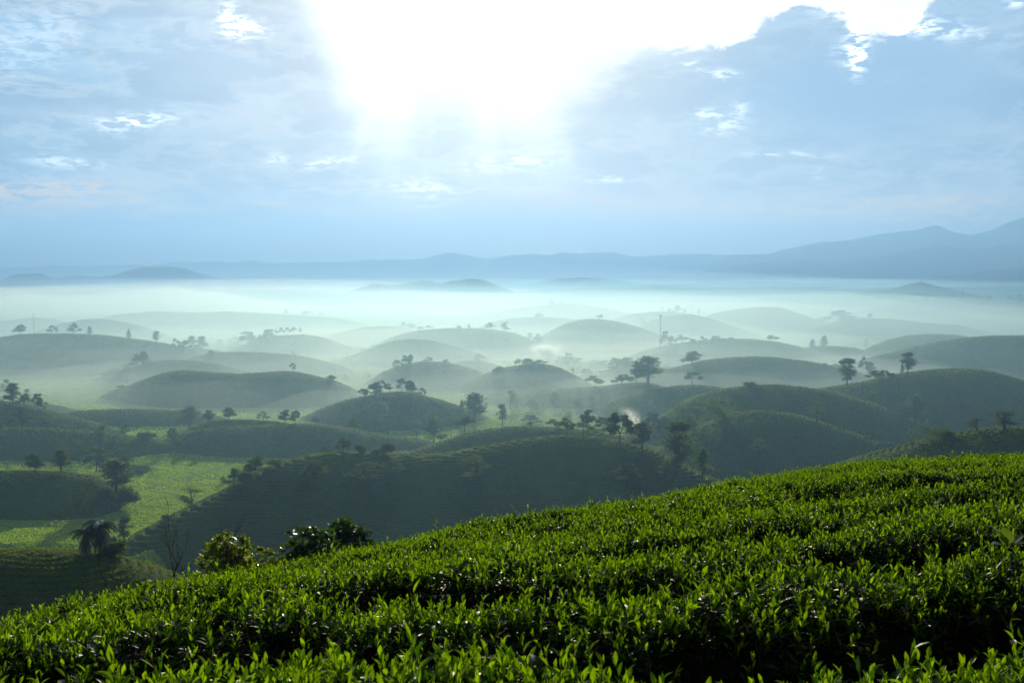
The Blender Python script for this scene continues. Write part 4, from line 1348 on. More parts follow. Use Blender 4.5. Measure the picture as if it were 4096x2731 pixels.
    (2510, 1930, 1850, 'round', 84, 'yellow green bushy tree on the right face of the main hill', True),
    (2663, 1910, 1842, 'round', 76, 'second bushy tree on the right face of the main hill', True),
    (1255, 1925, 1845, 'round', 75, 'left tree on the shaded face of the main hill', True),
    (1475, 1945, 1845, 'airy', 88, 'widest loose tree on the shaded face of the main hill', True),
    (1582, 1908, 1834, 'airy', 50, 'third tree from the left on the shaded main hill face', True),
    (1908, 1932, 1822, 'airy', 80, 'rightmost pale tree on the shaded face of the main hill', True),
    (1398, 1924, 1900, 'bush', 24, 'tiny shrub between two trees on the shaded main hill face'),
    # left crest and field side
    (1373, 1806, 1753, 'round', 44, 'pale bushy tree behind the left hump of the main hill', True),
    (1394, 1806, 1757, 'column', 15, 'narrow tree touching the pale bushy one at the left hump'),
    (1306, 1815, 1784, 'round', 44, 'low tree at the left of the four behind the left hump', True),
    (1442, 1810, 1779, 'bush', 32, 'round shrub behind the middle of the left hump'),
    (1548, 1816, 1771, 'bush', 44, 'tall round shrub at the dip right of the left hump'),
    (1505, 1816, 1796, 'bush', 34, 'low shrub left of the tall round one at the dip'),
    (1020, 1905, 1827, 'round', 78, 'dark tree group member at the top of the field edge'),
    (935, 1945, 1875, 'round', 66, 'dark tree bordering the field below the main hill ridge'),
    (892, 1935, 1904, 'round', 20, 'small outlying tree at the right corner of the bright field'),
    (1100, 1862, 1838, 'bush', 50, 'shrub on the left shoulder of the main hill ridge'),
    (978, 1925, 1890, 'bush', 46, 'shrub between the two dark trees at the field edge'),
    (763, 2045, 1947, 'airy', 76, 'open crowned tree at the field edge on the main hill flank'),
    (663, 2078, 2058, 'bush', 26, 'small dark shrub on the field by the ribbed slope'),
    (86, 1718, 1632, 'round', 64, 'big leafy tree on the crest at the far left'),
    (402, 1790, 1700, 'tall', 46, 'tall ragged tree on the left crest above the field'),
    (497, 1745, 1695, 'round', 42, 'small neat tree on the left crest right of the ragged one'),
    (583, 1756, 1727, 'bush', 54, 'dense dark hedge like shrub on the left saddle'),
    (689, 1775, 1711, 'round', 42, 'round tree at the right end of the left saddle'),
    (172, 1712, 1668, 'round', 62, 'dim wide tree behind the left crest', True),
    (24, 1600, 1519, 'umbrella', 38, 'tree with a high crown at the left edge of the picture'),
    (48, 1615, 1533, 'tall', 52, 'fuller tree in front of the left edge tree'),
    (96, 1622, 1578, 'round', 36, 'low dark tree right of the left edge pair'),
    (108, 1610, 1555, 'airy', 26, 'thin airy tree behind the low dark tree at left'),
    (148, 1645, 1575, 'round', 34, 'two stage tree on the sloping left ridge'),
    (180, 1640, 1606, 'airy', 30, 'small sparse tree down the sloping left ridge'),
    (757, 1712, 1625, 'tall', 60, 'tallest ragged tree above the middle left hill'),
    (835, 1696, 1640, 'round', 44, 'loose tree second from left above the middle left hill'),
    (915, 1684, 1629, 'round', 44, 'full tree third from left above the middle left hill'),
    (1053, 1683, 1646, 'round', 40, 'low leaning crowned tree on the back left crest'),
    (1138, 1694, 1640, 'round', 46, 'left part of the dark clump on the back left crest'),
    (1180, 1694, 1642, 'round', 42, 'right part of the dark clump on the back left crest'),
    (1263, 1702, 1664, 'umbrella', 30, 'small tree right of the dark clump on the back left crest'),
    (135, 1890, 1816, 'round', 66, 'rounded tree in front of the far left slope'),
    (241, 1888, 1798, 'tall', 62, 'upright tree right of the rounded one on the near left dome'),
    (382, 1890, 1790, 'round', 80, 'large dim tree behind the near left dome'),
    (459, 1965, 1835, 'tall', 90, 'tall dark tree at the end of the near left dome'),
    (505, 1922, 1822, 'tall', 56, 'dim tree behind the tall dark one near the field'),
    (495, 2018, 1950, 'bush', 84, 'large rounded thicket at the end of the near left dome'),
    (425, 2020, 1955, 'bush', 70, 'thicket left of the large rounded one on the near left dome'),
    (560, 1888, 1862, 'bush', 60, 'low thicket at the upper left corner of the bright field'),
    (494, 2165, 2066, 'tall', 54, 'slender two lobed tree beside the palms'),
    (455, 2220, 2165, 'bush', 80, 'low thicket between the palms and the ribbed slope', True),
    (440, 2200, 2150, 'bush', 46, 'smaller thicket in front of the slender tree by the palms'),
    # right side
    (3249, 1397, 1356, 'column', 23, 'left one of the upright pair in the right hollow'),
    (3298, 1396, 1343, 'column', 29, 'right and taller one of the upright pair in the right hollow'),
    (3464, 1393, 1356, 'column', 16, 'thin tree at the left end of the long right crest'),
    (3376, 1432, 1385, 'round', 30, 'misty tree in the hollow below the upright pair', True),
    (3452, 1500, 1427, 'umbrella', 28, 'high crowned thin tree above the white hut'),
    (3483, 1518, 1447, 'round', 44, 'full tree left of the white hut'),
    (3500, 1522, 1482, 'round', 48, 'low pale tree touching the full one left of the hut', True),
    (3538, 1512, 1480, 'round', 36, 'low tree directly left of the white hut'),
    (3300, 1480, 1453, 'umbrella', 36, 'flat tree on the slope left of the shaggy tall tree'),
    (3390, 1542, 1434, 'split', 54, 'shaggy tall tree with a cap like top on the right crest'),
    (3634, 1492, 1409, 'split', 50, 'tall round headed tree on the crest of the large right hill'),
    (3610, 1494, 1452, 'column', 13, 'slender stem beside the tall round headed tree'),
    (3345, 1475, 1455, 'umbrella', 30, 'low flat tree between the slope and the shaggy tall tree'),
    (3663, 1700, 1577, 'tall', 74, 'dark tall tree in front of the large right hill'),
    (3615, 1665, 1610, 'airy', 40, 'bare looking branch tree left of the dark tall one'),
    (3268, 1690, 1605, 'airy', 56, 'dim loose tree on the shaded middle right dome', True),
    (3486, 1780, 1713, 'round', 42, 'tree at the right foot of the shaded dome'),
    (3690, 1745, 1700, 'bush', 60, 'thicket at the foot of the dark tall tree'),
    (3550, 1790, 1765, 'bush', 60, 'thicket in the gap between the right domes'),
    (3780, 1745, 1716, 'bush', 60, 'thicket left behind the near right hill'),
    (4019, 1718, 1645, 'airy', 96, 'wide dim tree behind the near right hill crest', True),
    (3908, 1722, 1672, 'airy', 60, 'smaller dim tree behind the near right hill crest', True),
    (3364, 1290, 1241, 'round', 78, 'broad faint tree on the misty right plain'),
    (3290, 1300, 1270, 'round', 50, 'low faint tree left of the broad one on the right plain'),
    (3481, 1276, 1253, 'round', 18, 'small faint tree right of the broad one on the right plain'),
    (3282, 1344, 1306, 'round', 40, 'faint tree below the broad one on the right plain'),
    (3851, 1200, 1161, 'tall', 15, 'thin far tree on the blue ridge at right'),
    (3813, 1199, 1172, 'umbrella', 28, 'flat far tree left of the thin one on the blue ridge'),
    (3700, 1200, 1174, 'round', 40, 'broad clump at the left of the blue ridge'),
    (3956, 1210, 1181, 'round', 18, 'far tree midway along the blue ridge'),
    (4036, 1208, 1179, 'round', 20, 'second last far tree on the blue ridge'),
    (4076, 1207, 1177, 'round', 32, 'last far tree on the blue ridge at the right edge'),
    (4060, 1250, 1222, 'round', 30, 'faint tree below the blue ridge at the right edge'),
]
for row in TREES:
    place_tree(*row[:6], pale=(len(row) > 6 and row[6]))

# ------------------------------------------------------------------ wooded hollows too dense to count
OPEN_SPOTS = ((850, 1380, 22), (868, 1366, 10), (2343, 1458, 14), (2430, 1472, 14), (2405, 1492, 12), (2386, 1506, 12), (2490, 1474, 12), (3563, 1505, 16), (1424, 1448, 10), (2205, 1458, 26))


def woodland(label, zones, mat, seed):
    rng = np.random.default_rng(seed)
    Cs, Ss = [], []
    for x0, x1, y0, y1, n, hm in zones:
        for i in range(n):
            px, py = rng.uniform(x0, x1), rng.uniform(y0, y1)
            if any(abs(px - hx) < hw and py > hb - 6 for hx, hb, hw in OPEN_SPOTS): continue
            D = march(px, py)
            if D > 2900: continue
            u, w = ray(px, py)
            gx, gy = u * D, D
            gz = ground(gx, gy)
            h = hm * rng.uniform(0.6, 1.25)
            for b in range(5):
                c = np.array([gx, gy, gz + h * 0.55]) + rng.normal(size=3) * np.array([h * .22, h * .22, h * .17])
                m = int(26)
                q = rng.normal(size=(m, 3)) * h * 0.12 + c
                Cs.append(q)
                Ss.append(np.full(m, h * 0.045))
            Cs.append(np.array([gx, gy, gz + h * .2]) + rng.normal(size=(30, 3)) * np.array([h * .2, h * .2, h * .1]))
            Ss.append(np.full(30, h * 0.045))
    C = np.concatenate(Cs)
    S = np.concatenate(Ss)
    n = len(C)
    a = rng.normal(size=(n, 3))
    a /= np.linalg.norm(a, axis=1)[:, None]
    b = rng.normal(size=(n, 3))
    b -= a * (a * b).sum(1)[:, None]
    b /= np.linalg.norm(b, axis=1)[:, None]
    s_ = (S * rng.uniform(.7, 1.5, n))[:, None]
    v = np.stack([C - a * s_, C - b * s_ * .6, C + a * s_, C + b * s_ * .6], 1).reshape(-1, 3)
    o = link(bpy.data.objects.new('woodland', mesh_from('woodland', v, np.arange(4 * n).reshape(n, 4), (mat,))))
    tag(o, label, 'woodland', kind='stuff')


woodland('misty wood covering the slope below the thin mast hill', [(0, 330, 1440, 1475, 34, 8), (200, 520, 1475, 1515, 30, 8), (640, 1060, 1392, 1402, 30, 6), (560, 700, 1470, 1490, 8, 6)], far_leaf, 1)
woodland('wood around the hamlet houses', [(2290, 2560, 1468, 1500, 52, 8), (2560, 2700, 1450, 1475, 14, 8), (2090, 2300, 1462, 1472, 16, 6), (2480, 2560, 1500, 1530, 12, 8)], far_leaf, 2)
woodland('misty scrub in the hollow left of centre', [(1380, 1560, 1390, 1440, 22, 7), (1330, 1480, 1440, 1530, 26, 7), (1180, 1330, 1400, 1440, 12, 7)], pale_leaf, 3)
woodland('thickets filling the shaded hollow under the right hills', [(2690, 2930, 1650, 1760, 26, 9), (2760, 2860, 1760, 1890, 14, 9), (3480, 3760, 1715, 1790, 26, 6), (3420, 3560, 1480, 1520, 12, 6)], far_leaf, 4)
woodland('hedge and scrub bordering the bright field', [(380, 620, 1880, 1900, 20, 4), (330, 500, 1990, 2060, 22, 4.5), (860, 1010, 1895, 1945, 18, 5), (620, 800, 1768, 1790, 14, 4), (0, 360, 1878, 1886, 14, 3)], far_leaf, 5)
woodland('faint trees on the misty right plain', [(3230, 3600, 1270, 1320, 24, 10), (3600, 4090, 1205, 1250, 30, 14), (3500, 3700, 1150, 1180, 12, 14)], far_leaf, 6)
woodland('pale scrub in the bright misty hollow below the centre', [(2040, 2420, 1590, 1690, 34, 7), (2300, 2460, 1640, 1740, 16, 9)], pale_leaf, 7)

# ------------------------------------------------------------------ special plants near the camera
def spot(px, base, top, D=None):
    if D is None: D = march(px, base)
    u, w = ray(px, top)
    gz = ground(u * D, D)
    return u * D, D, gz, w * D + ZC - gz


def near_tree(px, top, wpx, D, kind, mat, leaf, twigs, per, name, label, seed, blobs=None):
    x, y, gz, h = spot(px, 0, top, D)
    W = wpx / F * D
    r = random.Random(seed)
    bl = blobs or blobs_for(kind, r)
    xs = max(abs(b[0]) + b[3] for b in bl) * 1.15
    sc = W / (2 * xs)
    B = [(b[0] * sc, b[1] * sc, b[2] * h, b[3] * sc, b[4] * h, b[5]) for b in bl]
    root = empty(name, (x, y, gz - 0.05))
    tag(root, label, 'tree')
    cm = crown_mesh('crown', B, leaf, mat, seed, twigs, per, 0.17)
    link(bpy.data.objects.new('crown', cm), root)
    link(bpy.data.objects.new('trunk', trunk_mesh('trunk', B, 0.018 * h, seed, 0.3 * h)), root)


near_tree(905, 2105, 430, 34, 'round', gold_leaf, 0.095, 24, 16, 'tree', 'yellow leaved tree rising behind the tea skyline at left', 5,
          [(-.05, 0, .90, .22, .07, 1.0), (.16, .05, .86, .20, .08, 1.0), (-.2, -.05, .80, .22, .09, 1.2), (.06, 0, .74, .3, .1, 1.5), (.34, .03, .74, .18, .07, .9), (-.36, 0, .68, .18, .07, .8),
           (-.1, .05, .6, .3, .1, 1.3), (.2, -.05, .6, .3, .1, 1.3), (-.5, 0, .54, .16, .06, .6), (-.3, .1, .52, .2, .08, .9), (0, 0, .45, .3, .1, 1.2)])
near_tree(1050, 2180, 240, 37, 'round', gold_leaf, 0.095, 20, 12, 'tree', 'low yellow green bushy tree right of the yellow leaved tree', 8,
          [(-.3, 0, .88, .22, .07, .9), (0, 0, .92, .24, .07, .9), (.3, .02, .88, .22, .07, .9), (-.1, 0, .75, .3, .1, 1.2), (.2, 0, .72, .3, .1, 1.2), (0, 0, .55, .4, .1, 1.2)])
near_tree(1215, 2090, 420, 46, 'round', dark_leaf, 0.14, 26, 18, 'tree', 'dark dense tree behind the tea skyline, lower left of the pair', 15,
          [(.0, 0, .93, .2, .06, 1.0), (.24, .05, .9, .18, .07, 1.0), (-.16, 0, .84, .2, .07, 1.1), (.08, 0, .8, .3, .09, 1.6), (-.3, .03, .74, .18, .07, 1.0), (.3, 0, .76, .2, .1, 1.0),
           (-.1, .05, .66, .3, .1, 1.5), (.2, -.05, .62, .3, .1, 1.3), (-.45, 0, .6, .14, .06, .8), (-.3, .1, .55, .2, .08, 1.0), (0, 0, .5, .3, .1, 1.2)])
near_tree(1370, 2062, 300, 50, 'round', dark_leaf, 0.14, 24, 18, 'tree', 'dark flat headed tree behind the tea skyline, higher right of the pair', 19,
          [(.0, 0, .95, .24, .035, 1.1), (.28, .05, .92, .2, .035, .9), (-.22, 0, .9, .22, .045, 1.0), (.4, 0, .86, .16, .03, .7), (.05, 0, .86, .3, .05, 1.3), (-.35, .03, .8, .2, .05, 1.0),
           (.2, 0, .8, .25, .05, .8), (-.15, 0, .72, .25, .07, 1.0)])


def bare_tree():
    D = 30.0
    x, y, gz, h = spot(640, 0, 2110, D)
    r = random.Random(3)
    tr, br = MB(), MB()
    tr.tube([(0, 0, -0.1), (0.03, 0, h * 0.30), (-0.02, 0, h * 0.46)], [0.05, 0.042, 0.034], 7)

    def grow(p, d, L, rad, lev):
        pts = [p]
        rr = [rad]
        n = 5
        for i in range(n):
            d = (d + Vector((r.uniform(-.22, .22), r.uniform(-.22, .22), 0.10 + r.uniform(-.08, .12)))).normalized()
            p = p + d * (L / n)
            pts.append(p)
            rr.append(rad * (1 - 0.8 * (i + 1) / n) + 0.002)
            if lev < 3 and i >= 1 and r.random() < 0.62:
                s = Vector((r.uniform(-1, 1), r.uniform(-.7, .7), r.uniform(.1, .9))).normalized()
                grow(p, (d * 0.55 + s * 0.75).normalized(), L * r.uniform(.38, .62), rad * 0.5, lev + 1)
        br.tube(pts, rr, 4)

    p0 = Vector((-0.02, 0, h * 0.44))
    for dx, dz, L in ((-1.1, .75, 1.7), (-.5, .9, 2.0), (.6, .8, 1.9), (1.2, .6, 2.1), (.15, 1, 1.5), (-1.5, .45, 1.6), (1.6, .4, 1.5)):
        grow(p0 + Vector((0, 0, r.uniform(-.15, .1))), Vector((dx, r.uniform(-.4, .4), dz)).normalized(), L * h / 5.6 * 1.3, 0.034, 0)
    root = empty('bare_tree', (x, y, gz))
    tag(root, 'leafless branching tree rising in front of the lower left hill', 'tree')
    twig = plain_mat('dead_bark', (0.035, 0.03, 0.025), 0.9)
    tr.build('trunk', twig, root, True)
    br.build('branches', twig, root, True)


bare_tree()


def palm(px, base, top, wpx, label, seed):
    x, y, gz, h = spot(px, base, top)
    D = y
    W = wpx / F * D * 0.5
    r = random.Random(seed)
    root = empty('palm_tree', (x, y, gz - .1))
    tag(root, label, 'palm', 'palms beside the bright field')
    t = MB()
    hc = h * 0.74
    t.tube([(0, 0, -.2), (.1, 0, hc * .5), (0.05, 0, hc)], [h * .035, h * .028, h * .024], 8)
    t.build('trunk', bark, root, True)
    V, Fc = [], []
    # drooping fans of narrow blades
    for k in range(64):
        a = k * 2.399 + r.uniform(-.3, .3)
        lift = r.uniform(-1.9, 1.1)
        o = Vector((0.05, 0, hc * (1 - 0.42 * max(0.0, -lift) / 1.9)))
        d = Vector((math.cos(a), math.sin(a), lift * .95)).normalized()
        L = W * r.uniform(0.75, 1.05)
        pts = []
        p = o.copy()
        for i in range(7):
            pts.append(p.copy())
            p = p + d * (L / 6)
            d = (d + Vector((0, 0, -0.26))).normalized()
        for i in range(2, 7):
            for s in (-1, 1):
                for q in range(3):
                    b0 = pts[i - 1].lerp(pts[i], q / 3)
                    sd = Vector((-math.sin(a), math.cos(a), 0)) * s
                    tip = b0 + (sd * .7 + (pts[i] - pts[i - 1]).normalized() * .5 + Vector((0, 0, -.75 - .3 * r.random()))).normalized() * L * .34 * r.uniform(.7, 1.1)
                    wv = (pts[i] - pts[i - 1]).normalized() * L * .028
                    n = len(V)
                    V += [tuple(b0 - wv), tuple(b0 + wv), tuple(tip)]
                    Fc.append((n, n + 1, n + 2))
        for i in range(6):
            n = len(V)
            wv = Vector((-math.sin(a), math.cos(a), 0)) * L * .014
            V += [tuple(pts[i] - wv), tuple(pts[i] + wv), tuple(pts[i + 1] + wv * .7), tuple(pts[i + 1] - wv * .7)]
            Fc.append((n, n + 1, n + 2, n + 3))
    me = bpy.data.meshes.new('fronds')
    me.from_pydata(V, [], Fc)
    me.materials.append(palm_leaf)
    link(bpy.data.objects.new('fronds', me), root)


palm_leaf = leaf_mat('palm_leaf', (0.030, 0.060, 0.022), (0.08, 0.15, 0.03), 0.3, 0.25, 0.7, 0.3, 1.0)
palm(398, 2214, 2052, 165, 'taller fan palm at the end of the bright field', 1)
palm(342, 2214, 2088, 130, 'shorter fan palm left of the taller one', 2)


def sapling():
    """broad leaved seedling among the tea at the right edge"""
    D = 6.3
    u, w = ray(4030, 2165)
    x, y = u * D, D
    z0 = float(near_z(np.array([x]), np.array([y]))[0]) + ZC
    ztop = w * D + ZC
    root = empty('sapling', (x, y, z0 - 0.25))
    tag(root, 'broad leaved sapling standing above the tea at the right edge', 'plant')
    st = MB()
    H = ztop - z0 + 0.25
    st.tube([(0, 0, 0), (0.01, 0, H * .5), (0, 0, H)], [.006, .005, .004], 6)
    st.build('stem', tea_stem, root, True)
    r = random.Random(2)
    for a, tilt, L, wd in ((80, 18, .17, .12), (150, 38, .15, .085), (200, 62, .15, .10), (20, 55, .17, .10), (-20, 66, .15, .09), (255, 78, .13, .11), (300, 72, .12, .08), (110, 30, .12, .07)):
        a = math.radians(a)
        tl = math.radians(tilt)
        d = Vector((math.cos(a) * math.sin(tl), math.sin(a) * math.sin(tl), math.cos(tl)))
        up = Vector((-math.cos(a), -math.sin(a), .3))
        vs, fs = leaf_strip((d.x * .01, d.y * .01, H - r.uniform(0, .04)), d, up, L * .82, wd * .82, r.uniform(.2, .5), .25, 6)
        me = mesh_from('leaf', vs, fs, (broad_leaf,), True)
        link(bpy.data.objects.new('leaf', me), root)


broad_leaf = leaf_mat('broad_leaf', (0.045, 0.11, 0.015), (0.22, 0.36, 0.02), 0.5, 0.35, 0.5, 0.12, 14.0)
sapling()


def dry_tuft():
    D = 10.2
    u, w = ray(3500, 1985)
    x, y = u * D, D
    z0 = float(near_z(np.array([x]), np.array([y]))[0]) + ZC - 0.12
    r = random.Random(9)
    V, Fc = [], []
    for k in range(130):
        a = r.uniform(0, 6.28)
        b = Vector((r.gauss(0, .09), r.gauss(0, .05), 0))
        d = Vector((math.cos(a) * .4, math.sin(a) * .4, 1)).normalized()
        L = r.uniform(.12, .26)
        wv = Vector((-math.sin(a), math.cos(a), 0)) * .003
        p1 = b + d * L * .6
        p2 = p1 + (d + Vector((math.cos(a), math.sin(a), -.3))).normalized() * L * .4
        n = len(V)
        V += [tuple(b - wv), tuple(b + wv), tuple(p1 + wv), tuple(p1 - wv), tuple(p2)]
        Fc += [(n, n + 1, n + 2, n + 3), (n + 3, n + 2, n + 4)]
    me = bpy.data.meshes.new('dry_grass_tuft')
    me.from_pydata(V, [], Fc)
    me.materials.append(leaf_mat('straw', (0.20, 0.15, 0.06), (0.25, 0.18, 0.06), .4, .6, .3, .3, 3.0))
    o = link(bpy.data.objects.new('dry_grass_tuft', me))
    o.location = (x, y, z0)
    tag(o, 'tuft of dry brown grass in a gap of the tea at right', 'grass tuft')


dry_tuft()

# ------------------------------------------------------------------ masts
steel = plain_mat('galvanised_steel', (0.10, 0.11, 0.12), 0.5, 0.6)


def radio_tower():
    x, y, gz, h = spot(2642, 1408, 1256)
    root = empty('radio_tower', (x, y, gz))
    tag(root, 'tall lattice radio tower with a wide head above the central trees', 'tower')
    b = MB()
    n = 18
    W = lambda z: 1.5 - 0.9 * z / h
    corner = [(-1, -1), (1, -1), (1, 1), (-1, 1)]
    for cx, cy_ in corner:
        b.tube([(cx * W(0) / 2, cy_ * W(0) / 2, -1), (cx * W(h) / 2, cy_ * W(h) / 2, h * .985)], 0.11, 5)
    for i in range(n):
        z0, z1 = h * .96 * i / n, h * .96 * (i + 1) / n
        for k in range(4):
            a, c = corner[k], corner[(k + 1) % 4]
            b.tube([(a[0] * W(z0) / 2, a[1] * W(z0) / 2, z0), (c[0] * W(z1) / 2, c[1] * W(z1) / 2, z1)], 0.055, 4)
            b.tube([(a[0] * W(z1) / 2, a[1] * W(z1) / 2, z1), (c[0] * W(z1) / 2, c[1] * W(z1) / 2, z1)], 0.055, 4)
    b.build('lattice_mast', steel, root)
    for k in range(3):
        a = k * 2.094 + .5
        p = MB()
        p.box((math.cos(a) * 1.1, math.sin(a) * 1.1, h * .945), (.42, .3, 3.0), a)
        p.box((math.cos(a) * .6, math.sin(a) * .6, h * .955), (.9, .1, .1), a)
        p.build('antenna_panel', steel, root)
    r = MB()
    r.box((0, 0, h * .91), (2.2, 2.2, .16))
    r.build('platform', steel, root)
    q = MB()
    q.tube([(0, 0, h * .95), (0, 0, h * 1.0)], .05, 5)
    q.build('lightning_rod', steel, root)


radio_tower()


def thin_mast():
    x, y, gz, h = spot(134, 1338, 1252)
    root = empty('mast', (x, y, gz))
    tag(root, 'thin slender mast standing on the far left hill crest', 'mast')
    b = MB()
    b.tube([(0, 0, -.5), (0, 0, h * .5), (0, 0, h * .98)], [.22, .19, .14], 8)
    b.build('pole', steel, root, True)
    c = MB()
    c.box((0, 0, h * .95), (.9, .3, .9))
    c.box((0, 0, h * .90), (1.2, .12, .12))
    c.build('antenna', steel, root)


thin_mast()


def utility_pole(px, base, top, label):
    x, y, gz, h = spot(px, base, top)
    root = empty('utility_pole', (x, y, gz))
    tag(root, label, 'pole', 'poles on the right hills')
    b = MB()
    b.tube([(0, 0, -.5), (0, 0, h)], [.16, .11], 8)
    b.build('pole', plain_mat('weathered_pole', (.09, .085, .075), .8), root, True)
    c = MB()
    c.box((0, 0, h - .5), (1.7, .14, .14))
    for sx in (-.7, 0, .7): c.box((sx, 0, h - .3), (.14, .14, .3))
    c.build('crossarm', steel, root)


utility_pole(2904, 1684, 1605, 'left one of two thin dark poles among the right hills')
utility_pole(3021, 1680, 1620, 'right one of two thin dark poles among the right hills')

# ------------------------------------------------------------------ hamlet
wall_m = plain_mat('limewash_wall', (0.42, 0.38, 0.32), .85, nscale=1.5, var=.15)
roof_m = plain_mat('tin_roof', (0.62, 0.60, 0.56), .28, .75, 2.0, .12)
tile_m = plain_mat('tile_roof', (0.30, 0.14, 0.09), .7, 0, 2.0, .2)
door_m = plain_mat('door_wood', (.12, .07, .04), .6)
pane_m = plain_mat('window_glass', (.03, .035, .04), .15)


def house(px, base, wpx, label, roof, rz, pitch=.16):
    D = march(px, base)
    u, w = ray(px, base)
    x, y = u * D, D
    gz = ground(x, y)
    W = max(wpx / F * D, 4.5)
    dp = W * .62
    H = 2.9
    root = empty('house', (x, y, gz - .3))
    root.rotation_euler = (0, 0, rz)
    tag(root, label, 'house', 'farm houses in the valley')
    b = MB()
    b.box((0, 0, H / 2), (W, dp, H))
    rise = dp / 2 * pitch
    n = len(b.v)
    for sx in (-1, 1):
        b.add([(sx * (W / 2 - .01), -dp / 2, H), (sx * (W / 2 - .01), dp / 2, H), (sx * (W / 2 - .01), 0, H + rise)], [(0, 1, 2)])
    b.build('wall', wall_m, root)
    r = MB()
    o = .45
    zz = H - o * pitch
    ov = .1
    t = .09
    L = W / 2 + .5
    for s in (-1, 1):
        vs = [(-L, s * (dp / 2 + o), zz + ov), (L, s * (dp / 2 + o), zz + ov), (L, 0, H + rise + ov), (-L, 0, H + rise + ov)]
        vs += [(a, b2, c - t) for a, b2, c in vs]
        r.add(vs, [(0, 1, 2, 3), (7, 6, 5, 4), (0, 4, 5, 1), (1, 5, 6, 2), (3, 2, 6, 7), (0, 3, 7, 4)])
    r.build('roof', roof, root)
    d = MB()
    d.box((0, -dp / 2 - .03, 1.3), (1.0, .08, 2.1))
    d.build('door', door_m, root)
    for sx in (-.3, .3):
        f = MB()
        f.box((sx * W, -dp / 2 - .03, 1.75), (1.1, .07, 1.1))
        fo = f.build('window', door_m, root)
        g_ = MB()
        g_.box((sx * W, -dp / 2 - .075, 1.75), (.9, .03, .9))
        g_.build('pane', pane_m, fo)


house(850, 1380, 20, 'house with a blazing tin roof among the trees at left', roof_m, .1, .07)
house(868, 1366, 8, 'small hut behind the house with the blazing tin roof', roof_m, -.2, .07)
house(2343, 1458, 14, 'leftmost yellowish house of the hamlet among trees', roof_m, .3, .1)
house(2430, 1472, 13, 'hamlet house with a tilted white roof', roof_m, -.45, .1)
house(2405, 1492, 10, 'small house with a white roof below the tilted one', roof_m, .1, .08)
house(2386, 1506, 10, 'lowest house of the hamlet behind the flat topped tree', roof_m, .2, .08)
house(2490, 1474, 11, 'rightmost small house of the hamlet', tile_m, .3, .35)
house(3563, 1505, 15, 'white hut on the crest left of the tall round headed tree', roof_m, .05, .08)
house(1424, 1448, 8, 'tiny hut in the mist left of the dome left of centre', roof_m, .0, .08)
house(2272, 1670, 18, 'pinkish roofed house hidden behind the flat tiered tree', tile_m, .15, .3)

# ------------------------------------------------------------------ smoke
def smoke(px, base, top, wpx, label, drift, dens, seed):
    D = march(px, base)
    u, w = ray(px, base)
    h = (base - top) / F * D
    W = wpx / F * D
    x, y, z = u * D, D, w * D + ZC - 1.0

    def het(g, dn):
        tc = g.n('ShaderNodeTexCoord')
        sp = g.n('ShaderNodeSeparateXYZ')
        g.put(sp.inputs[0], tc.outputs['Object'])
        X, Y, Z = sp.outputs
        t = g.m('DIVIDE', Z, h, clamp=True)
        nz = g.noise(g.xyz(X, Y, g.m('ADD', Z, seed * 10.0)), 3.2 / W, 4, .6)
        nf = g.noise(g.xyz(X, Y, g.m('ADD', Z, seed * 31.0)), 9.0 / W, 4, .65)
        cx = g.m('ADD', g.m('MULTIPLY', g.m('POWER', t, 1.3), drift * W), g.m('MULTIPLY', g.m('SUBTRACT', nz, .5), g.m('MULTIPLY', t, W * 0.9)))
        rad = g.m('ADD', W * .06, g.m('MULTIPLY', t, W * .34))
        dx = g.m('SUBTRACT', X, cx)
        rr = g.m('DIVIDE', g.m('SQRT', g.m('ADD', g.m('MULTIPLY', dx, dx), g.m('MULTIPLY', Y, Y))), rad)
        core = g.m('EXPONENT', g.m('MULTIPLY', g.m('MULTIPLY', rr, rr), -1.4))
        fade = g.m('MULTIPLY', g.step(t, .95, .12), g.step(t, 0.0, .06))
        return g.m('MULTIPLY', g.m('MULTIPLY', core, g.step(nf, .40, .62)), g.m('MULTIPLY', fade, dn))
    b = MB()
    b.box((drift * W * .5, 0, h / 2), (W * (1.6 + abs(drift)), W * 1.5, h))
    o = b.build('smoke', volume_mat('smoke_air', (.99, .99, .98), dens, .6, het))
    o.location = (x, y, z)
    tag(o, label, 'smoke', kind='stuff')


smoke(2205, 1458, 1362, 150, 'bright white smoke rising among trees near the hamlet', -.25, 1.6, 1)
smoke(2560, 1716, 1606, 100, 'small grey smoke drifting left behind the large full tree', -.75, .55, 2)


# ------------------------------------------------------------------ air
def build_haze():
    b = MB()
    b.box((0, 6300, ZC + 230), (26000, 15400, 780))
    o = b.build('haze', volume_mat('haze_air', (0.31, 0.59, 1.0), HAZE_D, 0.42))
    tag(o, kind='stuff')


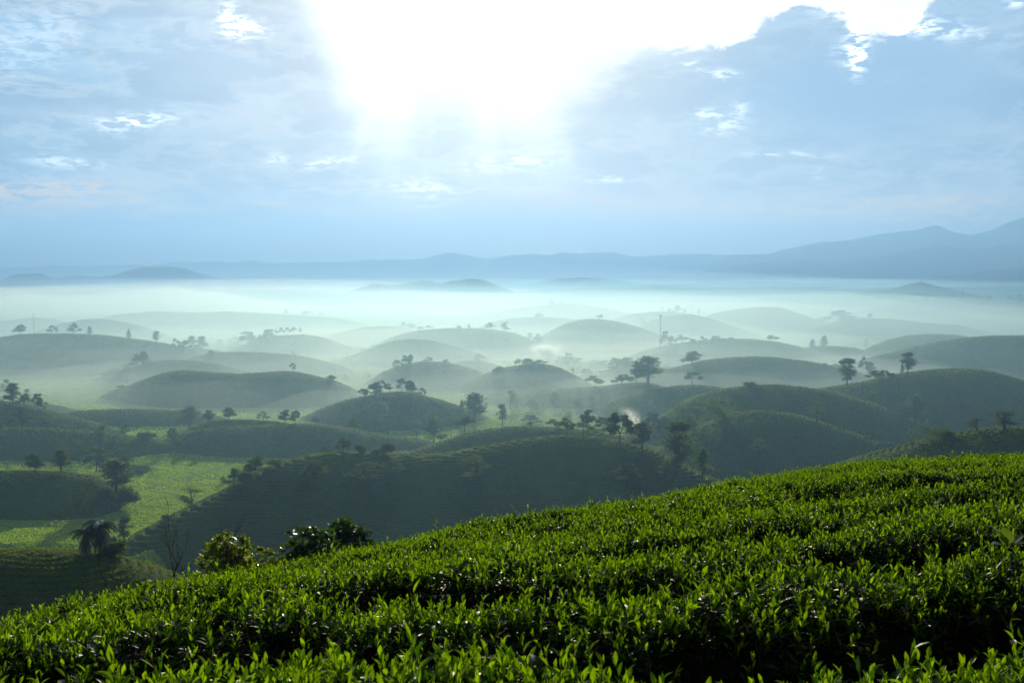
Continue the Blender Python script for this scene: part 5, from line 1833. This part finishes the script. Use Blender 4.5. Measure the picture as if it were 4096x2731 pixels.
def lens(name, x0, x1, y0, y1, ztop, dens, colr, aniso, edge=0.25, bumps=0.0, bs=300.0, seed=1, nx=90, ny=90, zbot=-150.0, blob=None):
    """closed body of mist: flat below the ground, its top tapering to nothing at the rim"""
    xs = np.linspace(x0, x1, nx)
    ys = np.linspace(y0, y1, ny)
    X, Y = np.meshgrid(xs, ys)
    fx = (X - x0) / (x1 - x0)
    fy = (Y - y0) / (y1 - y0)
    r = np.minimum(np.minimum(fx, 1 - fx), np.minimum(fy, 1 - fy)) / edge
    k = np.clip(r, 0, 1)
    k = k * k * (3 - 2 * k)
    top = zbot + (ztop - zbot) * (0.02 + 0.98 * k)
    if bumps:
        top = top + (fbm(X / bs, Y / bs, seed, 5) - 0.5) * bumps * k
    if blob is not None:
        top = top + blob(X, Y) * k
    top = np.maximum(top, zbot + 1.0)
    tv = np.stack([X, Y, top + ZC], -1).reshape(-1, 3)
    bv = np.stack([X, Y, np.full_like(X, zbot - 5.0) + ZC], -1).reshape(-1, 3)
    n = nx * ny
    idx = np.arange(n).reshape(ny, nx)
    ft = np.stack([idx[:-1, :-1], idx[:-1, 1:], idx[1:, 1:], idx[1:, :-1]], -1).reshape(-1, 4)
    fb = ft[:, ::-1] + n
    ring = np.concatenate([idx[0, :], idx[1:, -1], idx[-1, -2::-1], idx[-2:0:-1, 0]])
    nxt = np.roll(ring, -1)
    fs = np.stack([ring, ring + n, nxt + n, nxt], -1)
    me = mesh_from(name, np.concatenate([tv, bv]), np.concatenate([ft, fb, fs]), (volume_mat(name + '_air', colr, dens, aniso),))
    o = link(bpy.data.objects.new(name, me))
    tag(o, kind='stuff')
    return o


HAZE_D = 1.35e-4
build_haze()
MIST = (0.40, 0.69, 0.87)
lens('valley_mist', -1300, 1300, 60, 2900, -20, 0.00034, MIST, 0.62, edge=0.12)
lens('middle_mist', -1800, 1500, 520, 3000, -48, 0.00085, (0.71, 0.86, 0.87), 0.60, edge=0.25, bumps=26, bs=260, seed=3)
lens('high_mist', -2300, 1500, 900, 3800, -46, 0.00018, (0.78, 0.92, 0.94), 0.60, edge=0.35, bumps=30, bs=500, seed=4)
for k, (zt, dn) in enumerate(((-94, .0011), (-88, .0008), (-82, .0005), (-76, .0003))):
    lens('hollow_mist', -950 - 40 * k, 760 - 50 * k, 430 + 25 * k, 1900, zt, dn, (0.80, 0.915, 0.90), 0.60, edge=0.2, bumps=42, bs=130 + 25 * k, seed=23 + k, nx=130, ny=110)
lens('fog', -4600, 1300, 1900, 6400, -96, 0.0008, (1.0, 0.95, 0.84), 0.60, edge=0.30, bumps=26, bs=420, seed=7, nx=160, ny=160)
for k, zt in enumerate((-70, -45, -20, 8, 40, 75, 115)):
    lens('far_mist', -9000 + 500 * k, 8500 - 900 * k, 3700 + 150 * k, 10900, zt, .00013 - .000016 * k, (0.62 - .04 * k, 0.82 - .02 * k, 1.0), 0.5, edge=0.45, bumps=40 + 14 * k, bs=1100 + 200 * k, seed=50 + k, nx=90, ny=70)
lens('distant_air', -12500, 12500, 3900, 12600, 420, 0.000085, (0.42, 0.70, 1.0), 0.45, edge=0.13, bumps=60, bs=2500, seed=90, nx=70, ny=60)
lens('fog_bank', -1900, -250, 2200, 3300, -56, 0.0030, (1.0, 0.96, 0.86), 0.60, edge=0.42, bumps=90, bs=170, seed=71, nx=160, ny=120)
for k in range(11):
    zt = -90 + 6.6 * k
    dn = 0.00030 * 0.88 ** k
    lens('fog_layer', -4700 + 230 * k, 1250 - 60 * k + 240 * (k % 3 - 1), 1950 + 110 * k + 150 * (k % 2), 6900 - 210 * k, zt, dn, (1.0 - .02 * k, 0.95 - .01 * k, 0.84 + .008 * k), 0.60,
         edge=0.42, bumps=34, bs=430 + 70 * k, seed=30 + k, nx=100, ny=100)
